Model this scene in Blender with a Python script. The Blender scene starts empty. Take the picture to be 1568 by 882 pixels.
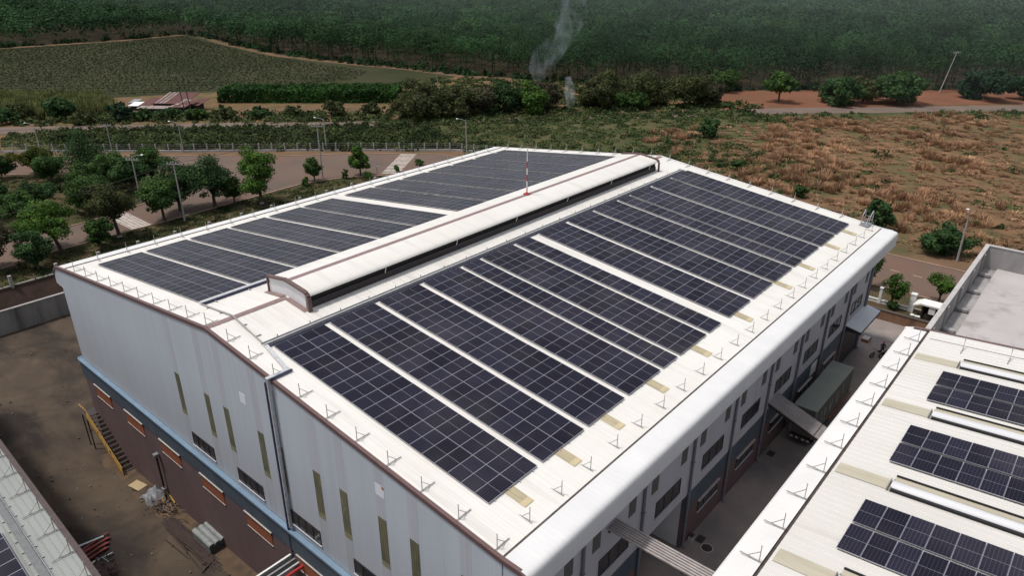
import bpy, math, random
import numpy as np
from mathutils import Vector, Matrix
random.seed(7)
scene = bpy.context.scene
COL = scene.collection
GZ = -18.3                      # level of roads and alley; z = 0 is the roof ridge
TAN = math.tan(math.radians(6.82))

# ------------------------------------------------------------------ materials
MATS = {}
def mat(name, a, b=None, scale=1.0, stretch=(1, 1, 1), rough=.7, metal=0.0, lo=.35, hi=.65, detail=5,
        ribs=None, grain=0.0, gscale=20, c=None, cscale=.2, cstretch=(1, 1, 1), clo=.5, chi=.7, spec=.4, rand=0.0, distort=0.0):
    """base colour a, mixed with b by a noise, then with c by a second noise; ribs=(axis, spacing, strength) is a bump"""
    m = bpy.data.materials.new(name); m.use_nodes = True
    nt = m.node_tree; N = nt.nodes; L = nt.links
    bs = N['Principled BSDF']
    bs.inputs['Roughness'].default_value = rough
    bs.inputs['Metallic'].default_value = metal
    bs.inputs['Specular IOR Level'].default_value = spec if rough < .85 else .03
    tc = N.new('ShaderNodeTexCoord')
    def noise(sc, st, det, lo_, hi_):
        mp = N.new('ShaderNodeMapping'); mp.inputs['Scale'].default_value = st
        L.new(tc.outputs['Object'], mp.inputs[0])
        n = N.new('ShaderNodeTexNoise'); n.inputs['Scale'].default_value = sc; n.inputs['Detail'].default_value = det
        n.inputs['Roughness'].default_value = .6; n.inputs['Distortion'].default_value = distort
        L.new(mp.outputs[0], n.inputs['Vector'])
        r = N.new('ShaderNodeMapRange'); r.inputs[1].default_value = lo_; r.inputs[2].default_value = hi_
        L.new(n.outputs['Fac'], r.inputs[0])
        return r.outputs[0], n.outputs['Fac']
    def mix(f, x, y, mode='MIX'):
        k = N.new('ShaderNodeMix'); k.data_type = 'RGBA'; k.blend_type = mode
        if isinstance(f, float): k.inputs[0].default_value = f
        else: L.new(f, k.inputs[0])
        for s, v in ((6, x), (7, y)):
            if isinstance(v, tuple): k.inputs[s].default_value = (*v, 1)
            else: L.new(v, k.inputs[s])
        return k.outputs[2]
    col = a
    if b: col = mix(noise(scale, stretch, detail, lo, hi)[0], a, b)
    if c: col = mix(noise(cscale, cstretch, 4, clo, chi)[0], col, c)
    if rand:
        oi = N.new('ShaderNodeObjectInfo'); hv = N.new('ShaderNodeHueSaturation')
        r = N.new('ShaderNodeMapRange'); r.inputs[3].default_value = 1 - rand; r.inputs[4].default_value = 1 + rand
        L.new(oi.outputs['Random'], r.inputs[0]); L.new(r.outputs[0], hv.inputs['Value'])
        if isinstance(col, tuple): hv.inputs['Color'].default_value = (*col, 1)
        else: L.new(col, hv.inputs['Color'])
        col = hv.outputs[0]
    if isinstance(col, tuple): bs.inputs['Base Color'].default_value = (*col, 1)
    else: L.new(col, bs.inputs['Base Color'])
    h = None
    if ribs:
        w = N.new('ShaderNodeTexWave'); w.bands_direction = ribs[0]; w.inputs['Scale'].default_value = .314 / ribs[1]
        L.new(tc.outputs['Object'], w.inputs['Vector'])
        bp = N.new('ShaderNodeBump'); bp.inputs['Strength'].default_value = ribs[2]; bp.inputs['Distance'].default_value = .05
        L.new(w.outputs['Fac'], bp.inputs['Height']); h = bp.outputs[0]
    if grain:
        _, f = noise(gscale, (1, 1, 1), 5, 0, 1)
        bp = N.new('ShaderNodeBump'); bp.inputs['Strength'].default_value = grain; bp.inputs['Distance'].default_value = .1
        L.new(f, bp.inputs['Height'])
        if h: L.new(h, bp.inputs['Normal'])
        h = bp.outputs[0]
    if h: L.new(h, bs.inputs['Normal'])
    MATS[name] = m
    return m

def leafmat(name, dark, light, yellow=None, sc=.5, rand=.15, attr=False):
    m = bpy.data.materials.new(name); m.use_nodes = True
    nt = m.node_tree; N = nt.nodes; L = nt.links
    bs = N['Principled BSDF']; bs.inputs['Roughness'].default_value = .7; bs.inputs['Specular IOR Level'].default_value = .06
    tc = N.new('ShaderNodeTexCoord')
    n = N.new('ShaderNodeTexNoise'); n.inputs['Scale'].default_value = sc; n.inputs['Detail'].default_value = 6
    L.new(tc.outputs['Object'], n.inputs['Vector'])
    r = N.new('ShaderNodeValToRGB'); r.color_ramp.elements[0].position = .36; r.color_ramp.elements[1].position = .66
    r.color_ramp.elements[0].color = (*dark, 1); r.color_ramp.elements[1].color = (*light, 1)
    if yellow:
        e = r.color_ramp.elements.new(.8); e.color = (*yellow, 1)
    L.new(n.outputs['Fac'], r.inputs[0])
    hv = N.new('ShaderNodeHueSaturation'); L.new(r.outputs[0], hv.inputs['Color'])
    mr = N.new('ShaderNodeMapRange'); mr.inputs[3].default_value = 1 - rand; mr.inputs[4].default_value = 1 + rand
    if attr:
        at = N.new('ShaderNodeAttribute'); at.attribute_name = 'tint'; L.new(at.outputs['Fac'], mr.inputs[0])
    else:
        oi = N.new('ShaderNodeObjectInfo'); L.new(oi.outputs['Random'], mr.inputs[0])
    L.new(mr.outputs[0], hv.inputs['Value']); L.new(hv.outputs[0], bs.inputs['Base Color'])
    # light passing through the leaves
    tr = N.new('ShaderNodeBsdfTranslucent'); L.new(hv.outputs[0], tr.inputs['Color'])
    mx = N.new('ShaderNodeMixShader'); mx.inputs[0].default_value = .25
    L.new(bs.outputs[0], mx.inputs[1]); L.new(tr.outputs[0], mx.inputs[2])
    L.new(mx.outputs[0], N['Material Output'].inputs['Surface'])
    MATS[name] = m
    return m

WHITE = mat('roof_sheet_white', (.665, .64, .60), (.625, .595, .55), scale=.25, stretch=(.25, 1, 1), rough=.5, ribs=('X', .45, .12), c=(.53, .505, .465), cscale=.7, cstretch=(1.6, .10, 1), clo=.50, chi=.80)
FASCIA = mat('eave_sheet_white', (.64, .632, .62), (.60, .592, .585), scale=.6, stretch=(1, .5, .5), rough=.45, ribs=('X', .4, .12), c=(.62, .60, .60), cscale=1.5, cstretch=(1, .15, .15), clo=.58, chi=.85)
GABLE = mat('gable_sheet_blue_white', (.46, .49, .53), (.43, .455, .495), scale=.5, stretch=(1, 1, .08), rough=.55, ribs=('Y', .3, .12), c=(.40, .42, .45), cscale=1.2, cstretch=(1, 1, .05), clo=.55, chi=.8)
GSTREAK = mat('weathered_wall_sheet', (.395, .405, .435), (.43, .445, .475), scale=1.5, stretch=(1, 1, .08), rough=.55, ribs=('Y', .3, .12))
SIDE = mat('alley_wall_white', (.50, .50, .53), (.44, .44, .47), scale=.5, stretch=(1, 1, .12), rough=.6, c=(.36, .36, .38), cscale=1.3, cstretch=(1, 1, .07), clo=.58, chi=.82)
BLUEBAND = mat('wall_band_slate_blue', (.075, .10, .125), (.058, .08, .105), scale=.8, stretch=(1, 1, .2), rough=.7)
BROWNWALL = mat('wall_maroon_brown', (.150, .098, .100), (.125, .082, .084), scale=.6, stretch=(1, 1, .3), rough=.8, c=(.14, .105, .09), cscale=.5, clo=.6, chi=.8)
LEDGE = mat('ledge_light_blue', (.165, .24, .32), (.135, .20, .27), scale=1.2, rough=.5)
TRIM = mat('trim_brown', (.135, .080, .075), (.11, .066, .062), scale=2, rough=.55)
CAPB = mat('ridge_cap_brown', (.24, .165, .155), (.20, .135, .125), scale=1.5, rough=.55)
BLACK = mat('black_gap', (.012, .011, .012), rough=.8)
GUT = mat('gutter_dark', (.05, .038, .034), (.09, .07, .06), scale=3, rough=.7)
TAN = mat('skylight_tan', (.40, .34, .23), (.33, .275, .17), scale=2, stretch=(2, .3, 1), rough=.5, ribs=('X', .2, .3)) if False else None
TANS = mat('skylight_tan', (.42, .355, .235), (.34, .285, .18), scale=2, stretch=(2, .3, 1), rough=.5, ribs=('X', .2, .3))
TANR = mat('roof_light_strip_tan', (.44, .40, .31), (.38, .34, .255), scale=1.2, stretch=(2, .3, 1), rough=.5)
WTAN = mat('wall_light_olive', (.16, .15, .09), (.10, .10, .062), scale=1.1, stretch=(1, 1, .5), rough=.4, ribs=('Y', .2, .3), c=(.28, .26, .14), cscale=.8, clo=.6, chi=.7)
FRAME = mat('window_frame_dark', (.032, .030, .036), rough=.5)
PANE = mat('window_glass', (.02, .021, .026), (.05, .05, .055), scale=1.3, rough=.12, spec=.6)
ORANGE = mat('shutter_orange', (.32, .105, .055), (.26, .085, .045), scale=1.5, stretch=(1, 1, 3), rough=.65)
HOOD = mat('hood_pale', (.42, .40, .37), (.34, .32, .30), scale=2, rough=.6)
PIPE = mat('downpipe_grey', (.16, .165, .19), rough=.55)
STEEL = mat('galvanised_steel', (.36, .36, .37), (.26, .26, .27), scale=4, rough=.4, metal=.6)
ROD = mat('rod_grey', (.36, .345, .33), (.28, .265, .25), scale=6, rough=.5, metal=.2)
TRAY = mat('cable_tray_light', (.55, .55, .55), (.42, .43, .44), scale=3, rough=.45, metal=.2)
NAVY = mat('cable_navy', (.035, .04, .085), rough=.5)
ALU = mat('panel_frame_aluminium', (.50, .50, .53), rough=.35, metal=.7)
RED = mat('paint_red', (.42, .03, .03), (.34, .03, .03), scale=2, rough=.5)
PWHITE = mat('paint_white', (.75, .74, .72), (.66, .65, .63), scale=2, rough=.5)
YELLOW = mat('paint_yellow', (.36, .20, .03), (.26, .15, .035), scale=3, rough=.5)
IRON = mat('iron_dark', (.04, .035, .035), (.07, .05, .045), scale=4, rough=.6, metal=.4)
RUST = mat('rusty_steel', (.055, .032, .026), (.034, .023, .020), scale=3, rough=.8)
WOOD = mat('plywood_pale', (.42, .32, .18), (.34, .25, .14), scale=3, stretch=(.3, 2, 1), rough=.75)
TARP = mat('tarpaulin_grey', (.24, .25, .265), (.16, .165, .18), scale=2.5, rough=.6)
SHEET = mat('roof_sheet_grey', (.25, .265, .26), (.18, .19, .188), scale=1.5, rough=.5)
CONC = mat('concrete_weathered', (.40, .38, .37), (.30, .285, .28), scale=.35, rough=.9, c=(.22, .21, .205), cscale=.9, clo=.56, chi=.75, detail=8)
SLAB = mat('concrete_slab_pale', (.43, .40, .395), (.375, .35, .345), scale=.18, rough=.9, c=(.26, .235, .22), cscale=.45, clo=.55, chi=.8, detail=8, grain=.2, gscale=6)
PARA = mat('concrete_parapet', (.36, .34, .33), (.25, .235, .23), scale=.5, stretch=(1, 1, .25), rough=.9, c=(.14, .13, .125), cscale=.8, cstretch=(1, 1, .15), clo=.55, chi=.8)
RETW = mat('retaining_wall_concrete', (.26, .25, .23), (.19, .18, .165), scale=.35, stretch=(1, 1, .35), rough=.9, c=(.085, .08, .075), cscale=.6, cstretch=(1, 1, .12), clo=.5, chi=.72)
RUSTW = mat('stained_front_wall', (.26, .15, .09), (.18, .11, .075), scale=.8, stretch=(1, 1, .3), rough=.9, c=(.09, .065, .05), cscale=.7, clo=.55, chi=.75)
YARD = mat('yard_earth', (.098, .074, .054), (.064, .050, .040), scale=.2, rough=.95, c=(.036, .030, .027), cscale=.13, cstretch=(1, .5, 1), clo=.44, chi=.60, detail=9, grain=.5, gscale=3, distort=.5)
ALLEY = mat('alley_concrete', (.30, .245, .22), (.21, .185, .175), scale=.16, rough=.9, c=(.155, .148, .146), cscale=.10, clo=.45, chi=.62, detail=8, grain=.15, gscale=5)
ASPH = mat('asphalt_reddish', (.142, .104, .084), (.114, .089, .075), scale=.12, rough=.9, c=(.150, .094, .073), cscale=.05, clo=.45, chi=.7, detail=9, grain=.15, gscale=8)
KERB = mat('kerb_dusty', (.30, .21, .16), (.24, .16, .115), scale=.4, rough=.9)
LINE = mat('road_paint_worn', (.62, .57, .52), (.42, .36, .32), scale=1.6, rough=.8, lo=.42, hi=.62)
LINEY = mat('road_paint_yellow', (.52, .38, .20), (.36, .25, .15), scale=1.2, rough=.8)
VERGE = mat('verge_grass', (.066, .058, .029), (.098, .068, .040), scale=.35, rough=.95, c=(.042, .046, .021), cscale=.3, clo=.42, chi=.62, detail=12, grain=.6, gscale=4)
SCRUB = mat('scrub_ground', (.185, .105, .060), (.122, .082, .046), scale=.22, rough=.95, c=(.092, .082, .040), cscale=.16, clo=.46, chi=.62, detail=14, grain=.8, gscale=2.5)
FIELDM = mat('crop_field', (.038, .041, .022), (.050, .048, .027), scale=.05, rough=.95, c=(.027, .032, .016), cscale=.03, clo=.45, chi=.65, detail=10, grain=.8, gscale=1.5)
PATHM = mat('bare_earth_path', (.165, .100, .063), (.115, .080, .048), scale=.2, rough=.95, c=(.08, .075, .035), cscale=.09, clo=.5, chi=.7, detail=9)
REDE = mat('red_earth', (.185, .084, .052), (.145, .068, .043), scale=.12, rough=.95, c=(.115, .08, .045), cscale=.07, clo=.55, chi=.72, detail=9, grain=.4, gscale=2)
DIRT = mat('dirt_road_grey', (.165, .125, .105), (.135, .104, .088), scale=.12, rough=.95, c=(.10, .088, .05), cscale=.08, clo=.58, chi=.75, detail=8)
FOREF = mat('forest_floor', (.028, .026, .016), (.045, .034, .022), scale=.2, rough=1)
BARK = mat('bark_grey_brown', (.10, .08, .062), (.06, .048, .038), scale=5, stretch=(1, 1, .3), rough=.9)
CPOLE = mat('concrete_pole', (.34, .32, .30), (.27, .25, .24), scale=2, rough=.85)
LWHITE = mat('lamp_head_white', (.75, .75, .74), rough=.4)
ROOFR = mat('right_roof_sheet', (.585, .56, .525), (.53, .505, .47), scale=.3, stretch=(.6, .2, 1), rough=.5, c=(.45, .42, .375), cscale=.6, cstretch=(2, .12, 1), clo=.58, chi=.85)
FASCR = mat('right_eave_sheet', (.66, .64, .62), (.60, .585, .57), scale=.5, rough=.5, ribs=('X', .45, .1))
ROOFL = mat('left_roof_sheet', (.255, .265, .25), (.225, .232, .22), scale=.4, stretch=(1, .2, 1), rough=.5, c=(.185, .188, .178), cscale=.8, cstretch=(1.5, .1, 1), clo=.58, chi=.85)
TUBE = mat('vent_hood_white', (.60, .595, .60), (.50, .495, .505), scale=1, stretch=(3, .2, 3), rough=.7)
TRUCKG = mat('container_green_grey', (.20, .225, .195), (.17, .19, .168), scale=.6, rough=.6, c=(.14, .155, .138), cscale=.7, clo=.58, chi=.75)
TRUCKD = mat('container_side_dark', (.085, .095, .085), (.07, .077, .07), scale=1, rough=.65, ribs=('X', .3, .3))
STROKE = mat('faded_lettering', (.34, .36, .34), (.20, .215, .20), scale=3, rough=.7)
RUBBER = mat('rubber_black', (.015, .015, .016), rough=.8)
REDROOF = mat('rusty_red_roof', (.105, .038, .034), (.075, .030, .027), scale=.6, stretch=(1, 1, 1), rough=.8, c=(.14, .08, .066), cscale=.25, clo=.6, chi=.75)
PALER = mat('old_roof_sheet_pale', (.28, .23, .205), (.17, .125, .115), scale=.7, rough=.8)
SHEDW = mat('shed_wall_dark', (.05, .042, .04), (.03, .027, .026), scale=1, rough=.9)
SKIN = mat('skin', (.30, .17, .11), rough=.6)
CLOTHD = mat('cloth_dark', (.03, .03, .038), (.045, .045, .05), scale=6, rough=.9)
CLOTHG = mat('cloth_grey', (.22, .21, .21), rough=.9)
LIGHTP = mat('plastic_pale', (.5, .49, .48), rough=.4)

# photovoltaic glass: cell rows as fine lines in the material, frames as real geometry
def make_cells():
    m = bpy.data.materials.new('photovoltaic_cells'); m.use_nodes = True
    nt = m.node_tree; N = nt.nodes; L = nt.links; bs = N['Principled BSDF']
    tc = N.new('ShaderNodeTexCoord'); sp = N.new('ShaderNodeSeparateXYZ'); L.new(tc.outputs['Object'], sp.inputs[0])
    def line(out, period, width):
        a = N.new('ShaderNodeMath'); a.operation = 'DIVIDE'; L.new(out, a.inputs[0]); a.inputs[1].default_value = period
        f = N.new('ShaderNodeMath'); f.operation = 'FRACT'; L.new(a.outputs[0], f.inputs[0])
        g = N.new('ShaderNodeMath'); g.operation = 'LESS_THAN'; L.new(f.outputs[0], g.inputs[0]); g.inputs[1].default_value = width
        return g.outputs[0]
    l1 = line(sp.outputs['Y'], .1692, .13)
    l2 = line(sp.outputs['X'], .0853, .05)
    mx = N.new('ShaderNodeMix'); mx.data_type = 'RGBA'; L.new(l2, mx.inputs[0])
    mx.inputs[6].default_value = (.0150, .0140, .0245, 1); mx.inputs[7].default_value = (.0210, .0200, .0320, 1)
    m2 = N.new('ShaderNodeMix'); m2.data_type = 'RGBA'; L.new(l1, m2.inputs[0]); L.new(mx.outputs[2], m2.inputs[6]); m2.inputs[7].default_value = (.040, .040, .054, 1)
    oi = N.new('ShaderNodeObjectInfo'); hv = N.new('ShaderNodeHueSaturation')
    r = N.new('ShaderNodeMapRange'); r.inputs[3].default_value = .72; r.inputs[4].default_value = 1.3; L.new(oi.outputs['Random'], r.inputs[0])
    L.new(r.outputs[0], hv.inputs['Value']); L.new(m2.outputs[2], hv.inputs['Color']); L.new(hv.outputs[0], bs.inputs['Base Color'])
    gm = N.new('ShaderNodeNewGeometry'); nz = N.new('ShaderNodeTexNoise'); nz.inputs['Scale'].default_value = .22; nz.inputs['Detail'].default_value = 4; L.new(gm.outputs['Position'], nz.inputs['Vector'])
    dr = N.new('ShaderNodeMapRange'); dr.inputs[1].default_value = .45; dr.inputs[2].default_value = .75; dr.inputs[3].default_value = 0; dr.inputs[4].default_value = .045; L.new(nz.outputs['Fac'], dr.inputs[0])
    dm = N.new('ShaderNodeMix'); dm.data_type = 'RGBA'; L.new(dr.outputs[0], dm.inputs[0]); L.new(hv.outputs[0], dm.inputs[6]); dm.inputs[7].default_value = (.42, .38, .34, 1); L.new(dm.outputs[2], bs.inputs['Base Color'])
    bs.inputs['Roughness'].default_value = .2; bs.inputs['Specular IOR Level'].default_value = .035
    return m
CELL = make_cells()

LEAF = dict(
    dark=leafmat('leaves_dark', (.024, .050, .020), (.064, .120, .042), (.094, .148, .050)),
    mid=leafmat('leaves_mid', (.028, .056, .019), (.074, .136, .036), (.115, .170, .05)),
    bright=leafmat('leaves_bright', (.032, .070, .016), (.095, .175, .032), (.15, .215, .045)),
    yellow=leafmat('leaves_yellow_green', (.036, .055, .012), (.11, .13, .028)),
    olive=leafmat('leaves_olive', (.036, .046, .020), (.088, .098, .038), (.125, .120, .052)),
    brown=leafmat('leaves_dry_brown', (.036, .036, .022), (.088, .078, .045)),
    blue=leafmat('leaves_blue_green', (.014, .031, .018), (.034, .068, .034)),
    forest=leafmat('forest_leaves', (.017, .040, .017), (.036, .080, .029), (.060, .110, .034), sc=.03, rand=.5, attr=True),
    under=leafmat('undergrowth_leaves', (.032, .052, .019), (.092, .112, .042), (.14, .128, .060), sc=.12, rand=.5, attr=True),
    drygrass=leafmat('dry_grass_blades', (.26, .150, .086), (.38, .230, .138), (.48, .325, .215), sc=.12, rand=.5, attr=True),
    cane=leafmat('cane_leaves', (.085, .098, .034), (.19, .20, .075), sc=.2, rand=.3, attr=True),
    crop=leafmat('crop_leaves', (.034, .044, .020), (.048, .058, .026), sc=.05, rand=.2, attr=True),
    hedge=leafmat('hedge_leaves', (.014, .036, .010), (.034, .085, .018), sc=.15, rand=.4, attr=True),
)

# ------------------------------------------------------------------ mesh helpers
class MB:
    def __init__(s): s.v = []; s.f = []; s.m = []
    def add(s, vs, fs, mi=0):
        n = len(s.v); s.v += [tuple(v) for v in vs]; s.f += [tuple(i + n for i in f) for f in fs]; s.m += [mi] * len(fs)
        return s
    def box(s, x0, x1, y0, y1, z0, z1, mi=0):
        x0, x1 = sorted((x0, x1)); y0, y1 = sorted((y0, y1)); z0, z1 = sorted((z0, z1))
        return s.add([(x0, y0, z0), (x1, y0, z0), (x1, y1, z0), (x0, y1, z0), (x0, y0, z1), (x1, y0, z1), (x1, y1, z1), (x0, y1, z1)],
                     [(0, 3, 2, 1), (4, 5, 6, 7), (0, 1, 5, 4), (1, 2, 6, 5), (2, 3, 7, 6), (3, 0, 4, 7)], mi)
    def prism(s, poly, axis, a, b, mi=0):
        """poly of (u, v); axis X: (Y, Z), axis Y: (X, Z), axis Z: (X, Y)"""
        def P(u, v, w): return (w, u, v) if axis == 'X' else (u, w, v) if axis == 'Y' else (u, v, w)
        n = len(poly); vs = [P(u, v, a) for u, v in poly] + [P(u, v, b) for u, v in poly]
        fs = [tuple(range(n)), tuple(range(2 * n - 1, n - 1, -1))] + [(i, i + n, (i + 1) % n + n, (i + 1) % n) for i in range(n)]
        return s.add(vs, fs, mi)
    def tube(s, pts, r, n=6, mi=0, caps=True):
        pts = [Vector(p) for p in pts]; rs = r if isinstance(r, (list, tuple)) else [r] * len(pts)
        vs = []; fs = []
        for i, p in enumerate(pts):
            d = (pts[min(i + 1, len(pts) - 1)] - pts[max(i - 1, 0)]).normalized()
            u = d.orthogonal().normalized() if i == 0 else (u - d * u.dot(d)).normalized()
            w = d.cross(u)
            for k in range(n):
                a = 2 * math.pi * k / n; vs.append(p + (u * math.cos(a) + w * math.sin(a)) * rs[i])
        for i in range(len(pts) - 1):
            for k in range(n):
                fs.append((i * n + k, i * n + (k + 1) % n, (i + 1) * n + (k + 1) % n, (i + 1) * n + k))
        if caps: fs += [tuple(range(n - 1, -1, -1)), tuple(range((len(pts) - 1) * n, len(pts) * n))]
        return s.add(vs, fs, mi)
    def bar(s, a, b, w, h, mi=0):
        """square bar from a to b, w wide and h high"""
        a = Vector(a); b = Vector(b); d = (b - a).normalized()
        side = d.cross(Vector((0, 0, 1))); side = side.normalized() if side.length > 1e-4 else Vector((1, 0, 0))
        up = side.cross(d).normalized()
        vs = [q + side * sx * w / 2 + up * sz * h / 2 for q in (a, b) for sx, sz in ((-1, -1), (1, -1), (1, 1), (-1, 1))]
        return s.add(vs, [(3, 2, 1, 0), (4, 5, 6, 7), (0, 1, 5, 4), (1, 2, 6, 5), (2, 3, 7, 6), (3, 0, 4, 7)], mi)
    def ball(s, c, r, n=8, m=5, mi=0, sc=(1, 1, 1)):
        vs = []; fs = []
        for i in range(m + 1):
            t = math.pi * i / m
            for k in range(n):
                a = 2 * math.pi * k / n
                vs.append((c[0] + r * sc[0] * math.sin(t) * math.cos(a), c[1] + r * sc[1] * math.sin(t) * math.sin(a), c[2] + r * sc[2] * math.cos(t)))
        for i in range(m):
            for k in range(n): fs.append((i * n + k, (i + 1) * n + k, (i + 1) * n + (k + 1) % n, i * n + (k + 1) % n))
        return s.add(vs, fs, mi)
    def build(s, name, mats, parent=None, local=False, smooth=False):
        me = bpy.data.meshes.new(name); me.from_pydata(s.v, [], s.f)
        ms = mats if isinstance(mats, (list, tuple)) else [mats]
        for q in ms: me.materials.append(q)
        if len(ms) > 1: me.polygons.foreach_set('material_index', s.m)
        if smooth:
            me.polygons.foreach_set('use_smooth', [True] * len(me.polygons))
            try: me.set_sharp_from_angle(angle=math.radians(38))
            except Exception: pass
        me.update()
        return link(name, me, parent, local)

def root_loc(o):
    v = Vector((0, 0, 0))
    while o is not None: v += o.location; o = o.parent
    return v
def link(name, me, parent=None, local=False):
    o = bpy.data.objects.new(name, me); COL.objects.link(o)
    if parent is not None:
        o.parent = parent
        if not local: o.location = -root_loc(parent)
    return o
def thing(name, label, cat, loc=(0, 0, 0), group=None, rz=0):
    o = bpy.data.objects.new(name, None); COL.objects.link(o); o.location = loc; o.rotation_euler = (0, 0, rz)
    o.empty_display_size = .5
    return tag(o, label, cat, group)
def tag(o, label, cat, group=None, kind=None):
    o['label'] = label; o['category'] = cat
    if group: o['group'] = group
    if kind: o['kind'] = kind
    return o
def struct(o): o['kind'] = 'structure'; return o
def copy_tree(o, parent=None):
    c = o.copy(); COL.objects.link(c)
    if parent is not None: c.parent = parent; c.matrix_parent_inverse = Matrix()
    for ch in list(o.children): copy_tree(ch, c)
    return c
ORD = ['first', 'second', 'third', 'fourth', 'fifth', 'sixth', 'seventh', 'eighth', 'ninth', 'tenth', 'eleventh', 'twelfth', 'thirteenth', 'fourteenth',
       'fifteenth', 'sixteenth', 'seventeenth', 'eighteenth', 'nineteenth', 'twentieth', 'twenty-first', 'twenty-second', 'twenty-third', 'twenty-fourth',
       'twenty-fifth', 'twenty-sixth', 'twenty-seventh', 'twenty-eighth', 'twenty-ninth', 'thirtieth'] + ['%dth' % i for i in range(31, 80)]

def inpoly(P, poly):
    x, y = P[:, 0], P[:, 1]; c = np.zeros(len(P), bool); n = len(poly)
    for i in range(n):
        (x1, y1), (x2, y2) = poly[i], poly[i - 1]
        k = ((y1 > y) != (y2 > y)) & (x < (x2 - x1) * (y - y1) / ((y2 - y1) or 1e-9) + x1); c ^= k
    return c
def sheet(name, poly, z, m):
    mb = MB(); mb.add([(x, y, z) for x, y in poly], [tuple(range(len(poly)))])
    o = mb.build(name, m)
    import bmesh
    bm = bmesh.new(); bm.from_mesh(o.data); bmesh.ops.triangulate(bm, faces=bm.faces)
    for f in bm.faces:
        if f.normal.z < 0: f.normal_flip()
    bm.to_mesh(o.data); bm.free()
    return struct(o)
def offset_line(pts, w0, w1):
    L_ = []; R_ = []
    for i, p in enumerate(pts):
        a = np.array(pts[max(i - 1, 0)]); b = np.array(pts[min(i + 1, len(pts) - 1)]); d = (b - a) / np.linalg.norm(b - a); n = np.array((-d[1], d[0]))
        L_.append(tuple(np.array(p) + n * w0)); R_.append(tuple(np.array(p) + n * w1))
    return L_ + R_[::-1]

# ------------------------------------------------------------------ ground, roads, fields
PROAD = [(-80, 75), (3, 75), (10, 76.5), (35, 77.6), (58, 78.6), (66, 76), (73, 70.8), (79, 62), (82, 50), (82, -160), (95.6, -160), (95.6, 60), (93.8, 70.7),
         (92.4, 75.6), (82.2, 88.2), (67.2, 101.7), (48, 123.8), (25, 148.4), (-60, 240), (-75, 228), (20.1, 132), (30.6, 120.6), (43, 105.5), (45.5, 101), (44, 97.5), (38, 94.3), (32, 90.2), (20, 87.2), (-80, 86)]
DROAD = [(-120, 330), (-40, 250), (35.8, 178), (54.6, 160), (73.3, 143), (94.6, 120.3), (121, 98), (140, 83), (196, 35), (249, -19), (330, -102), (480, -260)]
FOREST = [(480, -240), (400, -150), (292, -15), (262, 13), (218, 65), (190, 126), (184, 157), (180, 190), (173, 236), (174, 286), (190, 382), (152, 378), (94, 387), (0, 402), (-160, 430),
          (-200, 1000), (300, 1500), (1000, 1300), (1500, 600), (1500, -300), (800, -600)]
FIELD = [(-60, 330), (30, 250), (50, 233), (71, 209), (102, 192), (132, 179), (152, 160), (176, 154), (186, 157), (182, 190), (175, 236), (176, 286), (192, 384), (152, 380), (94, 389), (0, 404), (-160, 432)]
g = MB()
nx = 60
g.add([(-400, -700, GZ - .06), (2600, -700, GZ - .06), (2600, 2600, GZ - .06), (-400, 2600, GZ - .06)], [(0, 1, 2, 3)])
# the ground sheet has a hole where the sunken yard lies
g = MB()
def q(x0, x1, y0, y1): g.add([(x0, y0, GZ - .06), (x1, y0, GZ - .06), (x1, y1, GZ - .06), (x0, y1, GZ - .06)], [(0, 1, 2, 3)])
q(-2, 2600, -700, -20); q(75, 2600, -20, 67); q(-400, 2600, 67, 2600); q(-400, -60, -700, 67); q(-60, -2, -700, -60)
struct(g.build('ground', SCRUB))
# sunken yard around the gable end, rising to the alley
def yz(y):
    if y < -27: return GZ - .01
    if y < -10: return GZ - .01 + (-22.2 - GZ) * (y + 27) / 17
    if y < 24: return -22.2 + (-24.2 + 22.2) * (y + 10) / 34
    return -24.2
yv = []; yf = []
ys = list(np.arange(-60, 66, 2.0)) + [65.8]; xs = list(np.arange(-62, 78, 4.0))
for y in ys:
    for x in xs:
        yv.append((x, y, (yz(y) if x < 62 else yz(y)) + .05 * math.sin(x * .7 + y * .45) + .04 * math.sin(y * 1.3 - x * .3)))
for j in range(len(ys) - 1):
    for i in range(len(xs) - 1):
        if xs[i] >= -2 and ys[j] < -22: continue
        k = j * len(xs) + i; yf.append((k, k + 1, k + 1 + len(xs), k + len(xs)))
struct(MB().add(yv, yf).build('yard_ground', YARD, smooth=True))
ap = MB(); yy = list(np.arange(-26, 27.1, 1.0)); rr = random.Random(2)
for j, y in enumerate(yy):
    wv = 1.5 + rr.uniform(-.35, .45); ap.v += [(-2.2, y, yz(y) + .12), (-2.3 - wv * .6, y, yz(y) + .115), (-2.3 - wv, y, yz(y) + .0)]
    if j: b0 = 3 * j; ap.f += [(b0 - 3, b0 - 2, b0 + 1, b0), (b0 - 2, b0 - 1, b0 + 2, b0 + 1)]
ap.m = [0] * len(ap.f)
struct(ap.build('wall_apron_ground', mat('apron_earth', (.125, .085, .056), (.088, .063, .044), scale=.8, rough=.95, c=(.055, .043, .034), cscale=.5, clo=.5, chi=.7, detail=9, grain=.4, gscale=5), smooth=True))
sheet('alley_ground', [(-2, -60), (71.3, -60), (71.3, -22), (-2, -22)], GZ, ALLEY)
sheet('forest_ground', FOREST, GZ - .04, FOREF)
sheet('field_ground', FIELD, GZ - .02, FIELDM)
sheet('earth_path', offset_line([(194, 384), (179, 322), (170, 262), (172, 236), (176, 208), (181, 184), (182, 154), (196, 118), (214, 80)], 2.2, -2.6), GZ + .01, PATHM)
sheet('earth_track', offset_line([(194, 382), (152, 376), (94, 384), (0, 399), (-160, 427)], 2.5, -2.5), GZ + .02, PATHM)
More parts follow.
